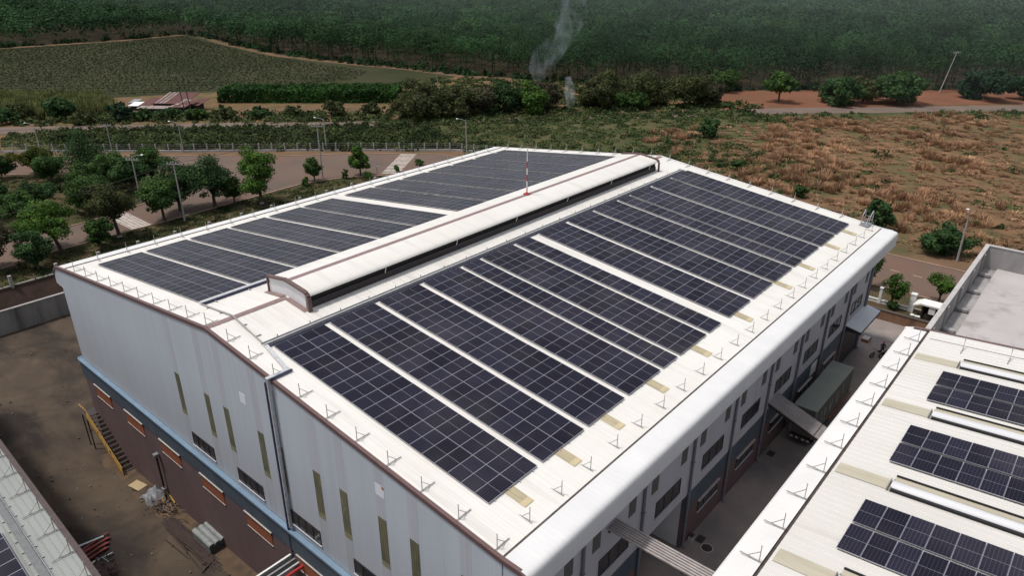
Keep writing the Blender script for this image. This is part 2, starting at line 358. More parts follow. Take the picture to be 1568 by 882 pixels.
sheet('red_earth_ground', [(188, 46), (190, 57), (205, 66), (216, 67), (262, 15), (292, -13), (400, -146), (480, -236), (480, -258), (330, -96), (256, -15)], GZ, REDE)
sheet('dry_grass_ground', [(78, 152), (98, 160), (126, 128), (114, 112)], GZ + .015, PATHM)
sheet('dirt_road', offset_line(DROAD, 4.3, -4.3), GZ + .03, DIRT)
sheet('verge_ground', [(-80, 66.9), (75.7, 66.9), (73, 70.8), (66, 76), (58, 78.6), (35, 77.6), (10, 76.5), (3, 75), (-80, 75)], GZ, VERGE)
sheet('verge_ground', [(75, -160), (81.9, -160), (81.9, 50), (79, 62), (75.75, 66.8), (75, 66.8)], GZ, VERGE)
sheet('median_ground', [(-80, 86), (20, 87.2), (32, 90.2), (38, 94.3), (44, 97.5), (45.5, 101), (43, 105.5), (30.6, 120.6), (20.1, 132), (-75, 228)], GZ, VERGE)
sheet('far_verge_ground', offset_line([(-60, 243), (25, 151), (48, 126), (67.2, 104), (82.2, 90.5), (93, 78), (97, 68), (98.5, 55), (98.5, -160)], 3, -3.2), GZ - .005, PATHM)
sheet('green_scrub_ground', [(97, 66), (99, 76), (28, 156), (34, 174), (73, 139), (121, 93), (196, 29), (224, 2), (205, 6), (186, 16), (160, 20), (140, 30), (125, 28), (110, 40), (98, 38)], GZ - .03, mat('green_scrub', (.070, .072, .031), (.098, .082, .044), scale=.25, rough=.95, c=(.048, .060, .024), cscale=.18, clo=.44, chi=.62, detail=12, grain=.8, gscale=2.5))
sheet('road', PROAD, GZ + .01, ASPH)
kb = MB()
def kerb(pts):
    for a, b in zip(pts, pts[1:]): kb.bar((a[0], a[1], GZ + .05), (b[0], b[1], GZ + .05), .35, .16)
kerb(PROAD[0:10]); kerb(PROAD[10:19]); kerb(PROAD[19:])
struct(kb.build('kerb', KERB))
cw = MB()
for i in range(12):
    y = 77.8 + i * .78
    cw.add([(23.1, y, GZ + .02), (26.5, y, GZ + .02), (26.9, y + .44, GZ + .02), (23.5, y + .44, GZ + .02)], [(0, 1, 2, 3)])
struct(cw.build('crosswalk_road_markings', LINE))
cw = MB()
for i in range(15):
    p = np.array((74.9, 71.2)) + np.array((13.2, 9.0)) * i / 14.2; d = np.array((1.25, -1.4)); w = np.array((.40, .27))
    a, b, c_, d_ = p - d, p + d, p + d + w, p - d + w
    cw.add([(*a, GZ + .02), (*b, GZ + .02), (*c_, GZ + .02), (*d_, GZ + .02)], [(0, 1, 2, 3)])
struct(cw.build('crosswalk_road_markings', LINE))
ln = MB()
for k in range(-20, 20):
    y = -26 + k * 3.1
    ln.add([(89.2, y, GZ + .02), (89.36, y, GZ + .02), (89.36, y + 1.25, GZ + .02), (89.2, y + 1.25, GZ + .02)], [(0, 1, 2, 3)])
struct(ln.build('lane_road_markings', LINEY))
# bank between the yard's retaining wall and the verge
bk = MB().add([(-62, 65.6, -20.75), (76, 65.6, -20.75), (76, 67.1, GZ), (-62, 67.1, GZ)], [(0, 1, 2, 3)])
struct(bk.build('earth_bank_ground', mat('bank_earth', (.05, .035, .028), (.075, .05, .04), scale=.6, rough=1)))

# ------------------------------------------------------------------ the factory
XN, XF = -2.0, 62.0
rz_ = lambda y: -TANR_ * abs(y)
TANR_ = math.tan(math.radians(6.82))
F = thing('factory_building', 'large white-roofed factory hall with maroon lower walls and solar arrays on its roof', 'factory', (30, 0, GZ))
# roof slopes with standing ribs
rf = MB()
for s, ye in ((-1, -28.12), (1, 27.85)):
    ze = rz_(ye)
    rf.add([(XN, 0, 0), (XF, 0, 0), (XF, ye, ze), (XN, ye, ze)], [(0, 1, 2, 3) if s > 0 else (3, 2, 1, 0)])
    x = XN + .3
    while x < XF:
        rf.add([(x, 0, .0), (x + .035, 0, .012), (x + .085, 0, .012), (x + .12, 0, 0), (x, ye, ze), (x + .035, ye, ze + .012), (x + .085, ye, ze + .012), (x + .12, ye, ze)],
               [(0, 1, 5, 4), (1, 2, 6, 5), (2, 3, 7, 6)])
        x += .78
rf.build('roof', WHITE, F)
# gable walls
def roofline(y): return rz_(y) - .12
TOPS = [(29.55, -3.66), (27.9, roofline(27.9)), (0, -.12), (-28.2, roofline(28.2))]
gw = MB(); gw.prism([(29.55, -13.8)] + TOPS + [(-28.3, -13.8)], 'X', XN, XN + .25)
gw.prism([(29.552, -5.6), (29.552, -3.62), (30.4, -3.8), (30.85, -4.2), (31.0, -4.75), (31.0, -5.66)], 'X', XN, XN + .25)
gw.prism([(-28.302, -5.05), (-28.302, -3.45), (-29.4, -3.52), (-29.7, -3.7), (-29.88, -4.0), (-29.93, -4.95)], 'X', XN, XN + .25)
gw.build('gable_wall', GABLE, F)
fw_ = MB(); fw_.prism([(29.5, GZ)] + TOPS + [(-28.3, GZ)], 'X', XF - .25, XF - .02)
fw_.build('gable_wall', GABLE, F)
bwm = MB(); bwm.box(XN - .3, XN + .3, -28.28, 29.8, -15.75, -13.99); bwm.build('blue_band', BLUEBAND, F)
bwm = MB(); bwm.box(XN - .25, XN + .32, -28.26, 29.45, -25, -15.752); bwm.build('lower_wall', BROWNWALL, F)
lw = MB(); lw.box(XN + .4, XF - .3, 29.2, 29.5, -3.7, -13.8); lw.box(XN + .41, XF - .3, 29.21, 29.45, -25, -13.802); lw.build('side_wall', SIDE, F)
# alley wall, with an open loading bay between X 12.4 and 19.0
sw = MB(); sw.box(XN + .26, XF - .26, -28.3, -28.0, -13.05, -3.5); sw.build('side_wall', SIDE, F)
bb = MB(); br = MB()
for x0, x1 in ((XN + .26, 12.5), (19.0, XF - .26)):
    bb.box(x0, x1, -28.295, -28.0, -14.8, -13.052); br.box(x0, x1, -28.29, -28.0, GZ - .5, -14.802)
bb.build('blue_band', BLUEBAND, F); br.build('lower_wall', BROWNWALL, F)
by = MB(); by.box(12.5, 19.0, -24.6, -24.3, GZ - .2, -13.06); by.box(12.2, 12.499, -28, -24.6, GZ - .2, -13.06); by.box(19.001, 19.3, -28, -24.6, GZ - .2, -13.06); by.box(12.2, 19.3, -27.98, -24.3, -13.058, -12.9)
bay = by.build('loading_bay', mat('bay_wall_grey', (.66, .66, .67), (.58, .58, .60), scale=.8, rough=.8), F)
MB().box(13.2, 15.6, -24.62, -24.65, GZ, -15.4).build('bay_door', BLUEBAND, bay)
MB().box(18.2, 18.85, -24.62, -24.75, -16.2, -15.4).build('hose_cabinet', RED, bay)
MB().box(18.986, 18.9, -26.3, -25.7, -15.3, -14.6).build('hose_cabinet', mat('cabinet_dark_red', (.12, .03, .03), rough=.6), bay)
# eave sheets
PR = [(-28.26, -3.36), (-29.2, -3.385), (-29.5, -3.391), (-29.66, -3.408), (-29.79, -3.45), (-29.885, -3.53), (-29.945, -3.64), (-29.975, -3.78), (-29.98, -3.95), (-29.98, -4.2), (-29.98, -4.98), (-28.3, -5.02)]
PL = [(28.0, -3.38), (29.2, -3.48), (29.8, -3.58), (30.25, -3.75), (30.6, -3.98), (30.85, -4.3), (30.98, -4.7), (31.0, -5.1), (31.0, -5.7), (29.5, -5.74)]
for P_ in (PR, PL):
    e = MB(); n = len(P_); e.add([(XN + .01, y, z) for y, z in P_] + [(XF, y, z) for y, z in P_], [(i, i + 1, i + 1 + n, i + n) if P_ is PR else (i + n, i + 1 + n, i + 1, i) for i in range(n - 1)])
    e.add([(XF, y, z) for y, z in P_], [tuple(range(n))])
    e.build('eave_sheet', FASCIA, F, smooth=True)
MB().box(XN + .02, XF - .02, -28.125, -28.25, -3.55, -3.375).build('gutter', GUT, F); MB().box(XN + .18, XF - .02, 27.86, 28.04, -3.55, -3.292).build('gutter', GUT, F)
# brown verge trim along both gables
for xa, xb in ((XN - .08, XN + .16),):
    t = MB()
    line = [(31.05, -4.75), (30.9, -4.2), (30.4, -3.74), (29.8, -3.55), (27.9, rz_(27.9) + .04), (0, .06), (-28.2, rz_(28.2) + .04), (-29.4, -3.37), (-29.8, -3.5), (-30.0, -3.8), (-30.04, -4.95)]
    for (y0, z0), (y1, z1) in zip(line, line[1:]):
        t.prism([(y0, z0), (y1, z1), (y1, z1 - .3), (y0, z0 - .3)], 'X', xa, xb)
    t.build('verge_trim', TRIM, F)
t = MB()
for (y0, z0), (y1, z1) in zip(line[3:8], line[4:8]): t.prism([(y0, z0 + .02), (y1, z1 + .02), (y1, z1 - .28), (y0, z0 - .28)], 'X', XF - .2, XF + .06)
t.build('verge_trim', FASCIA, F)
for x0, x1 in ((XN + .17, 4.7), (56.4, XF - .21)):
    MB().add([(x0, .3, .0), (x1, .3, .0), (x1, 0, .075), (x0, 0, .075), (x0, -.3, 0), (x1, -.3, 0)], [(0, 3, 2, 1), (3, 4, 5, 2)]).build('ridge_cap', CAPB, F)
# blue ledge round the gable at first-floor level
l = MB(); l.box(XN - .40, XN - .002, -30, 30.1, -13.985, -13.84); l.box(XN - .43, XN - .36, -30, 30.14, -14.0, -13.80)
l.box(XN - .43, 0, 29.9, 30.15, -14.0, -13.80)
l.build('ledge', LEDGE, F)
# gable wall lights: full-height weathered sheets with an olive translucent panel
for y in (7.15, 2.45, -.4, -5.05, -7.42, -11.62, -14.45, -18.2, -21.05, -25.2):
    o = MB().box(XN - .005, XN + .01, y - .86, y, -13.7, roofline(y - .43) - .2).build('wall_sheet', GSTREAK, F)
    MB().box(XN - .012, XN - .004, y - .83, y - .05, -9.95, -6.45).build('translucent_panel', WTAN, o)
    MB().box(XN - .012, XN - .004, y - .83, y - .05, -10.4, -9.953).build('pale_end', mat('wall_light_pale', (.27, .26, .15), (.21, .20, .115), scale=2, rough=.5) if 'wall_light_pale' not in MATS else MATS['wall_light_pale'], o)
for y, z in ((-3.35, -3.94), (-18.25, -3.92)):
    o = MB().box(XN - .012, XN + .01, y - .8, y, z - .85, z).build('wall_patch', mat('patch_white', (.66, .67, .70), rough=.5) if 'patch_white' not in MATS else MATS['patch_white'], F)
    if y < -10: MB().add([(XN - .017, y - .55, z + .0), (XN - .017, y - .8, z), (XN - .017, y - .8, z - .2), (XN - .017, y - .65, z - .22)], [(0, 1, 2, 3)]).build('orange_corner', ORANGE, o)
def window(a0, a1, z0, z1, plane, axis, n, parent, sill=True):
    """window in a wall plane; axis 'X': wall faces -X, runs along Y; axis 'Y': wall faces -Y, runs along X"""
    def B(mb, u0, u1, w0, w1, d0, d1):
        if axis == 'X': mb.box(plane - d1, plane - d0, u0, u1, w0, w1)
        else: mb.box(u0, u1, plane - d1, plane - d0, w0, w1)
    f = MB(); t_ = .055
    B(f, a0, a1, z0, z0 + t_, .0, .06); B(f, a0, a1, z1 - t_, z1, .0, .06)
    for k in range(n + 1):
        u = a0 + (a1 - a0 - t_) * k / n; B(f, u, u + t_, z0 + t_ + .001, z1 - t_ - .001, .0, .055)
    fr = f.build('window', FRAME, parent)
    for k in range(n):
        u0 = a0 + (a1 - a0 - t_) * k / n + t_; u1 = a0 + (a1 - a0 - t_) * (k + 1) / n
        p = MB(); B(p, u0 + .002, u1 - .002, z0 + t_ + .002, z1 - t_ - .002, .0, .018 + .012 * (k % 2)); p.build('pane', PANE, fr)
    if sill:
        s_ = MB(); B(s_, a0 - .06, a1 + .06, z0 - .07, z0 - .003, .0, .12); s_.build('sill', SIDE, fr)
    return fr
for y in (6.2, -.9, -8.0, -15.2, -22.3): window(y - 3.5, y, -13.16, -11.88, XN, 'X', 4, F)
for k in range(8):
    x = 7.1 + 7.03 * k if k == 0 else 14.15 + 6.98 * (k - 1)
    if k < 8 and x < 60: window(x, x + 3.55, -11.88, -10.5, -28.3, 'Y', 3, F)
# alley: louvred vents under the eave, downpipes, hooded lower windows
for k in range(-1, 8):
    for dx in (-1.8, 1.1):
        x = 12.2 + 7.03 * k + dx
        if x < 60.5:
            o = MB().box(x, x + .86, -28.33, -28.29, -9.28, -7.2).build('wall_vent', mat('vent_grey_olive', (.11, .11, .10), (.085, .085, .08), scale=2, rough=.6) if 'vent_grey_olive' not in MATS else MATS['vent_grey_olive'], F)
for k in range(-1, 8):
    x = 12.2 + 7.03 * k
    if x > 3:
        m_ = MB(); m_.tube([(x, -28.42, -5.06), (x, -28.42, GZ + .4), (x, -28.62, GZ + .1)], .11, 8); o = m_.build('downpipe', PIPE, F)
        b_ = MB()
        for z in (-7, -10, -13, -16): b_.box(x - .15, x + .15, -28.54, -28.3, z, z + .07)
        b_.build('bracket', PIPE, o)
MB().tube([(61.75, -28.42, -5.06), (61.75, -28.42, GZ)], .12, 8).build('downpipe', PIPE, F)
for x in (-.5, 21.3, 28.3, 35.3, 42.1, 49.1):
    w_ = window(x + .1, x + 3.5, -16.2, -15.1, -28.29, 'Y', 3, F, sill=True)
    MB().box(x, x + 3.65, -28.292, -28.48, -15.07, -15.0).build('hood', HOOD, w_)
# orange roller shutters with pale hoods on the yard side
for y in (27.2, 20.2, 13.1, 5.8, -1.25, -8.35, -15.4):
    s_ = MB(); s_.box(XN - .29, XN - .2, y - 3.7, y - .15, -17.2, -15.83)
    o = s_.build('shutter', ORANGE, F)
    MB().box(XN - .40, XN - .252, y - 3.85, y, -15.827, -15.753).build('hood', HOOD, o)
    MB().box(XN - .33, XN - .252, y - 3.75, y - .1, -17.25, -17.205).build('sill', HOOD, o)
# notice board on the alley wall
MB().box(45.15, 46.75, -28.31, -28.34, -14.75, -13.35).build('notice_board', PWHITE, F)
# entrance canopy
ec = MB(); ec.prism([(-28.31, -12.72), (-30.05, -13.05), (-30.05, -13.12), (-28.31, -12.80)], 'X', 55.0, 62.0)
ec = ec.build('entrance_canopy', mat('canopy_grey', (.62, .63, .65), (.56, .57, .59), scale=.6, rough=.5, ribs=('X', .4, .15)), F)
f_ = MB(); f_.box(55.0, 62.0, -29.99, -30.04, -13.4, -13.11); f_.prism([(-28.31, -12.81), (-30.0, -13.12), (-30.0, -13.4), (-28.31, -13.4)], 'X', 55.02, 55.1); f_.box(54.98, 62.02, -30.042, -30.1, -13.14, -13.06)
f_.build('canopy_frame', FRAME, ec)
MB().box(55.2, 61.5, -28.31, -28.36, GZ, -13.8).build('entrance_door', FRAME, F)
# translucent roof strips on the alley slope
for x in (1.45, 6.05, 10.8, 16.45, 22.95, 30.45, 38.85, 44.55, 51.6, 57.0):
    s_ = MB(); y0, y1 = -24.9, -26.85
    s_.add([(x, y0, rz_(y0) + .036), (x + .78, y0, rz_(y0) + .036), (x + .78, y1, rz_(y1) + .036), (x, y1, rz_(y1) + .036)], [(3, 2, 1, 0)])
    o = s_.build('roof_light', TANS, F)
    MB().add([(x, -26.45, rz_(26.45) + .042), (x + .78, -26.45, rz_(26.45) + .042), (x + .78, y1, rz_(y1) + .042), (x, y1, rz_(y1) + .042)], [(3, 2, 1, 0)]).build('clear_end', mat('roof_light_clear', (.52, .43, .27), (.46, .38, .23), scale=2, rough=.5) if 'roof_light_clear' not in MATS else MATS['roof_light_clear'], o)
# roof monitor along the ridge
MX0, MX1 = 4.8, 56.3
prof = [(2.5, .93), (2.3, 1.0), (0, 1.38), (-2.1, 1.14), (-2.42, 1.08), (-2.62, 1.0), (-2.74, .90), (-2.78, .80)]
mon = MB(); mon.prism([(2.42, -.5), (2.42, .94), (0, 1.3), (-2.4, .98), (-2.4, -.5)], 'X', MX0 + .06, MX1 - .05)
mon = mon.build('roof_monitor', mat('monitor_body_white', (.68, .67, .68), (.60, .59, .60), scale=.6, rough=.55, ribs=('Y', .3, .12)), F)
r_ = MB(); n = len(prof)
r_.add([(MX0 + .04, y, z) for y, z in prof] + [(MX1, y, z) for y, z in prof], [(i, i + 1, i + 1 + n, i + n) for i in range(n - 1)])
r_.build('monitor_roof', WHITE, mon, smooth=True)
MB().box(MX0 + .2, MX1 - .06, -2.401, -2.44, .28, 1.02).build('louvre_opening', BLACK, mon)
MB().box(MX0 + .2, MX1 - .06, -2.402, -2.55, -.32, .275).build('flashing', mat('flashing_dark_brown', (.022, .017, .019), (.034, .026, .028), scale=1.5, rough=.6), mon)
for k in range(6):
    x = 12.5 + 8.4 * k; MB().tube([(x, -2.72, .9), (x, -2.7, .6), (x, -2.58, .25)], .035, 5).build('strut', PWHITE, mon)
t = MB()
pl = [(2.55, -.42), (2.55, .95), (2.3, 1.02), (0, 1.39), (-2.42, 1.11), (-2.66, 1.02), (-2.82, .84), (-2.84, -.36)]
for (y0, z0), (y1, z1) in zip(pl[1:], pl[2:]):
    d = Vector((0, y1 - y0, z1 - z0)).normalized(); nn = Vector((0, -d.z, d.y)) * -.17
    t.prism([(y0, z0), (y1, z1), (y1 + nn.y, z1 + nn.z), (y0 + nn.y, z0 + nn.z)], 'X', MX0 - .12, MX0 + .2)
t.box(MX0 - .1, MX0 + .05, 2.44, 2.56, -.3, .93)
t.build('monitor_trim', TRIM, mon)
t = MB()
for (y0, z0), (y1, z1) in zip(pl[1:], pl[2:]):
    d = Vector((0, y1 - y0, z1 - z0)).normalized(); nn = Vector((0, -d.z, d.y)) * -.17
    t.prism([(y0, z0), (y1, z1), (y1 + nn.y, z1 + nn.z), (y0 + nn.y, z0 + nn.z)], 'X', MX1 - .1, MX1 + .12)
t.build('monitor_trim', TRIM, mon)
t = MB()
for s in (1, -1):
    t.add([(MX0 - .38, s * 2.75, rz_(2.75) + .03), (MX0 + .05, s * 2.75, rz_(2.75) + .03), (MX0 + .05, s * .3, rz_(.3) + .08), (MX0 - .38, s * .3, rz_(.3) + .08)], [(0, 1, 2, 3) if s < 0 else (3, 2, 1, 0)])
t.build('base_flashing', CAPB, mon)
t = MB(); t.add([(MX0 + .21, .27, 1.345), (MX1 - .12, .27, 1.345), (MX1 - .12, 0, 1.4), (MX0 + .21, 0, 1.4), (MX0 + .21, -.27, 1.355), (MX1 - .12, -.27, 1.355)], [(0, 3, 2, 1), (3, 4, 5, 2)])
t.build('monitor_ridge_cap', CAPB, mon)

# ------------------------------------------------------------------ red and white mast on the monitor
ms = thing('signal_mast', 'slim red and white banded mast standing on the roof monitor ridge', 'mast', (34.07, 0, 1.4))
H_ = 4.9
for k in range(7):
    MB().tube([(0, 0, H_ * k / 7), (0, 0, H_ * (k + 1) / 7)], .06 if k < 5 else .045, 8).build('band', RED if k % 2 == 0 and k < 6 else PWHITE, ms, local=True)
MB().box(-.28, .28, -.28, .28, .0, .1).build('foot', RED, ms, local=True)

# ------------------------------------------------------------------ solar arrays
PW, PH = 2.12, 1.07
def panel_mesh():
    p = MB(); w, h, t = PW - .014, PH - .014, .03
    p.box(-w / 2, w / 2, -h / 2, h / 2, -.035, -.002, 0)
    z = .004; b = .014
    p.add([(-w / 2 + b, -h / 2 + b, z), (-.007, -h / 2 + b, z), (-.007, h / 2 - b, z), (-w / 2 + b, h / 2 - b, z)], [(0, 1, 2, 3)], 1)
    p.add([(.007, -h / 2 + b, z), (w / 2 - b, -h / 2 + b, z), (w / 2 - b, h / 2 - b, z), (.007, h / 2 - b, z)], [(0, 1, 2, 3)], 1)
    for k in ((-w / 2, w / 2, -h / 2, -h / 2 + b), (-w / 2, w / 2, h / 2 - b, h / 2), (-w / 2, -w / 2 + b, -h / 2 + b, h / 2 - b), (w / 2 - b, w / 2, -h / 2 + b, h / 2 - b), (-.007, .007, -h / 2 + b, h / 2 - b)):
        p.box(k[0], k[1], k[2], k[3], -.001, .007, 0)
    me = bpy.data.meshes.new('solar_panel'); me.from_pydata(p.v, [], p.f); me.materials.append(ALU); me.materials.append(CELL)
    me.polygons.foreach_set('material_index', p.m); me.update(); return me
PMESH = panel_mesh()
def solar_array(label, origin, sx, sy, tilt_axis_deg, n, m_, group, step=(PW, PH), rails=True):
    """n panels along X, m_ along the slope; sy=-1 runs toward -Y.  Empty carries the slope"""
    t = thing('solar_array', label, 'solar array', origin, group)
    t.rotation_euler = (math.radians(tilt_axis_deg), 0, 0)
    for j in range(m_):
        for i in range(n):
            o = bpy.data.objects.new('solar_panel', PMESH); COL.objects.link(o); o.parent = t
            o.location = (sx * (i + .5) * step[0], sy * (j + .5) * step[1], .14 + random.uniform(-.006, .006))
            o.rotation_euler = (random.gauss(0, .0022), random.gauss(0, .0022), 0)
    r = MB()
    L_ = m_ * step[1]
    for i in range(n):
        for u in (.22, .78):
            x = sx * (i + u) * step[0]; r.box(x - .03, x + .03, -.03 * sy, sy * (L_ + .1), .035, .10)
    r.build('mounting_rail', ALU, t, local=True)
    return t
starts = [.171, 4.886, 9.586, 14.327, 18.949, 21.451, 26.133, 29.632, 34.378, 39.044, 43.710, 46.158, 50.841, 55.464]
cnt = [2, 2, 2, 2, 1, 2, 1, 2, 2, 2, 1, 2, 2, 2]
for i, (x, n) in enumerate(zip(starts, cnt)):
    lab = ORD[i] + (' solar array from the brown gable trim on the alley slope of the big roof' if n == 2 else ' solar array from the gable on the alley slope, only one panel wide')
    v0 = 5.187
    solar_array(lab, (x, -v0 * math.cos(math.radians(6.82)), -v0 * math.sin(math.radians(6.82))), 1, -1, 6.82, n, 19, 'solar arrays on the alley slope')
lst = [.33, 4.95, 9.56, 14.2, 18.95, 23.6, 29.6, 34.28, 38.98, 43.68, 48.38, 53.05, 57.65]
for i, x in enumerate(lst):
    n = 1 if i == 12 else 2
    v0 = 5.5
    lab = ORD[i] + (' solar array from the brown gable trim on the road slope of the big roof' if n == 2 else ' and last solar array on the road slope, only one panel wide')
    solar_array(lab, (x, v0 * math.cos(math.radians(6.82)), -v0 * math.sin(math.radians(6.82))), 1, 1, -6.82, n, 19, 'solar arrays on the road slope')

# ------------------------------------------------------------------ cable trays and conduits
ct = thing('cable_tray', 'pale cable tray running along the top of the alley slope arrays', 'cable tray', (-.3, -4.7, -.55))
m_ = MB(); m_.box(-.3, 59.4, -4.42, -4.78, rz_(4.6) + .04, rz_(4.6) + .1); m_.build('tray', TRAY, ct)
m_ = MB(); m_.box(-.3, 59.4, -4.40, -4.44, rz_(4.6) + .04, rz_(4.6) + .2); m_.box(-.3, 59.4, -4.76, -4.80, rz_(4.6) + .04, rz_(4.6) + .2); m_.build('side_rail', STEEL, ct)
m_ = MB(); m_.box(-.3, 59.4, -4.98, -5.04, rz_(5) + .04, rz_(5) + .16); m_.build('cable', NAVY, ct)
m_ = MB()
for k in range(22): m_.box(1 + 2.75 * k, 1.06 + 2.75 * k, -4.36, -4.40, rz_(4.4) + .02, rz_(4.4) + .34)
m_.build('support', ROD, ct)
ct = thing('cable_tray', 'cable tray with navy edge running along the top of the road slope arrays', 'cable tray', (.3, 5.1, -.6))
m_ = MB(); m_.box(.2, 59.4, 4.7, 5.1, rz_(4.9) + .05, rz_(4.9) + .16); m_.build('tray', TRAY, ct)
m_ = MB(); m_.box(.2, 59.4, 4.62, 4.69, rz_(4.6) + .03, rz_(4.6) + .24); m_.build('cable', NAVY, ct)
m_ = MB(); m_.box(.2, 59.4, 5.11, 5.2, rz_(5) + .1, rz_(5) + .2); m_.build('side_rail', PWHITE, ct)
m_ = MB()
for k in range(20): m_.box(1.2 + 2.9 * k, 1.28 + 2.9 * k, 4.2, 4.62, rz_(4.4) + .02, rz_(4.4) + .08)
m_.build('support', ROD, ct)
cd = thing('conduit', 'dark conduit crossing the roof ridge between the two cable trays', 'conduit', (.2, 0, .1))
m_ = MB(); m_.tube([(.25, 4.9, rz_(4.9) + .1), (.2, 2.5, rz_(2.5) + .12), (.17, 0, .17), (0, -2.2, rz_(2.2) + .12), (-.17, -4.5, rz_(4.5) + .1)], .06, 6); m_.build('pipe', ROD, cd)
m_ = MB()
for y in (3.6, 1.6, -1.5, -3.3): m_.box(.02, .4, y - .03, y + .03, rz_(y) + .02, rz_(y) + .09)
m_.build('clip', STEEL, cd)
cd = thing('cable_duct', 'blue-white cable duct stepping down the roof and down the gable wall', 'cable duct', (-.8, -8.1, -1))
m_ = MB(); m_.bar((-.17, -4.8, rz_(4.8) + .12), (-.75, -8.25, rz_(8.25) + .12), .28, .12); m_.build('roof_duct', TRAY, cd)
m_ = MB(); m_.bar((-.55, -8.15, rz_(8.15) + .16), (-2.35, -8.15, rz_(8.15) + .16), .3, .12); m_.build('verge_duct', TRAY, cd)
m_ = MB(); m_.bar((-.5, -8.36, rz_(8.3) + .14), (-2.2, -8.36, rz_(8.3) + .14), .08, .14); m_.bar((-2.26, -7.86, -1.2), (-2.26, -7.7, -16.6), .16, .14); m_.build('navy_cable', NAVY, cd)
m_ = MB(); m_.bar((-2.2, -8.12, -.85), (-2.2, -7.98, -13.5), .22, .14); m_.build('wall_duct', TRAY, cd)

# ------------------------------------------------------------------ lightning rods
def rod_proto():
    t = thing('lightning_rod', '', 'lightning rod')
    MB().bar((-.95, 0, .05), (.14, 0, .05), .045, .045).build('base_bar', ROD, t, local=True)
    MB().tube([(0, 0, .05), (0, 0, 1.02)], .025, 6).build('rod', ROD, t, local=True)
    MB().bar((-.02, 0, .62), (-.58, 0, .07), .032, .032).build('brace', ROD, t, local=True)
    return t
RP = rod_proto(); RUSED = [False]
def place_rod(loc, ang, label, group):
    """the base bar runs from the rod along -X of the object; ang turns it"""
    if RUSED[0]: o = copy_tree(RP)
    else: o = RP; RUSED[0] = True
    o.location = loc; o.rotation_euler = (0, 0, ang + random.uniform(-.03, .03)); o['label'] = label; o['group'] = group
    return o
# alley eave (bar points to the ridge: +Y)
k = 0
for i in range(22):
    x = .86 + 2.82 * i if i else .86
    if x < 61.5:
        place_rod((x, -27.68, rz_(27.68) + .02), -math.pi / 2, ORD[k] + ' braced lightning rod from the yard corner along the alley eave of the big roof', 'rods along the alley eave'); k += 1
k = 0
for i in range(10):
    y = 25.7 - 2.82 * i
    place_rod((-1.72, y, rz_(y) + .03), math.pi, ORD[i] + ' lightning rod from the far eave corner along the road half of the gable', 'rods along the gable trim')
for i, y in enumerate((-2.6, -5.35, -8.1, -10.95, -13.74, -16.55, -19.33, -22.12, -24.92, -27.65)):
    place_rod((-1.72, y, rz_(y) + .03), math.pi, ORD[i] + ' lightning rod from the ridge along the alley half of the gable', 'rods along the gable trim')
for i in range(21):
    x = 1.1 + 2.85 * i
    place_rod((x, 27.6, rz_(27.6) + .03), math.pi / 2, ORD[i] + ' lightning rod from the yard corner along the road eave of the big roof', 'rods along the road eave')
for i in range(20):
    y = 26.5 - 2.8 * i
    place_rod((61.7, y, rz_(y) + .03), 0, ORD[i] + ' lightning rod from the road eave along the far gable of the big roof', 'rods along the far gable')

# access ladder top at the far corner
la = thing('roof_ladder', 'grey steel roof ladder hoops at the far alley corner of the big roof', 'ladder', (62.1, -26.6, -3.1))
m_ = MB()
for y in (-26.2, -27.0): m_.tube([(62.3, y, -7), (62.3, y, -2.0), (62.0, y, -1.6), (61.2, y, -2.1), (60.9, y, -3.2)], .05, 6)
m_.build('rail', STEEL, la)
m_ = MB()
for i in range(12): m_.bar((62.3, -26.2, -7 + .42 * i), (62.3, -27.0, -7 + .42 * i), .05, .05)
m_.build('rung', STEEL, la)
m_ = MB(); m_.box(60.6, 62.2, -26.1, -27.1, rz_(26.6) + .05, rz_(26.6) + .1); m_.build('platform', STEEL, la)

# ------------------------------------------------------------------ neighbouring hall across the alley
YE, SR = -39.0, .0797
zr = lambda y: -1.335 + SR * (YE - y)
W = thing('warehouse_building', 'cream-roofed neighbouring hall across the alley with tan light strips and white vents', 'warehouse', (17, -55, GZ))
r_ = MB(); X0, X1, YB = -12, 34.4, -74
r_.add([(X0, YE, zr(YE)), (X1, YE, zr(YE)), (X1, YB, zr(YB)), (X0, YB, zr(YB))], [(3, 2, 1, 0)])
x = X0 + .2
while x < X1 - .2:
    r_.add([(x, YE, zr(YE)), (x + .03, YE, zr(YE) + .03), (x + .07, YE, zr(YE) + .03), (x + .1, YE, zr(YE)), (x, YB, zr(YB)), (x + .03, YB, zr(YB) + .035), (x + .07, YB, zr(YB) + .035), (x + .1, YB, zr(YB))],
           [(4, 5, 1, 0), (5, 6, 2, 1), (6, 7, 3, 2), (0, 1, 2, 3)])
    x += .47
r_.build('roof', ROOFR, W)
P_ = [(-38.82, -1.36), (-37.75, -1.45), (-37.5, -1.50), (-37.36, -1.60), (-37.3, -1.76), (-37.3, -2.7), (-38.6, -2.75)]
e = MB(); n = len(P_); e.add([(X0, y, z) for y, z in P_] + [(X1 - .25, y, z) for y, z in P_], [(i + n, i + 1 + n, i + 1, i) for i in range(n - 1)])
e.add([(X1 - .25, y, z) for y, z in P_], [tuple(range(n))])
e.build('eave_sheet', FASCR, W, smooth=True)
MB().box(X0, X1 - .1, -38.83, -38.985, -1.7, -1.46).build('gutter', GUT, W)
w_ = MB(); w_.box(X0, X1 - .1, -38.6, -38.9, GZ, -2.7); w_.build('side_wall', SIDE, W)
w_ = MB(); w_.prism([(-38.9, GZ), (-38.9, -1.6), (YB, zr(YB) - .2), (YB, GZ)], 'X', X1 - .35, X1 - .05); w_.build('gable_wall', GABLE, W)
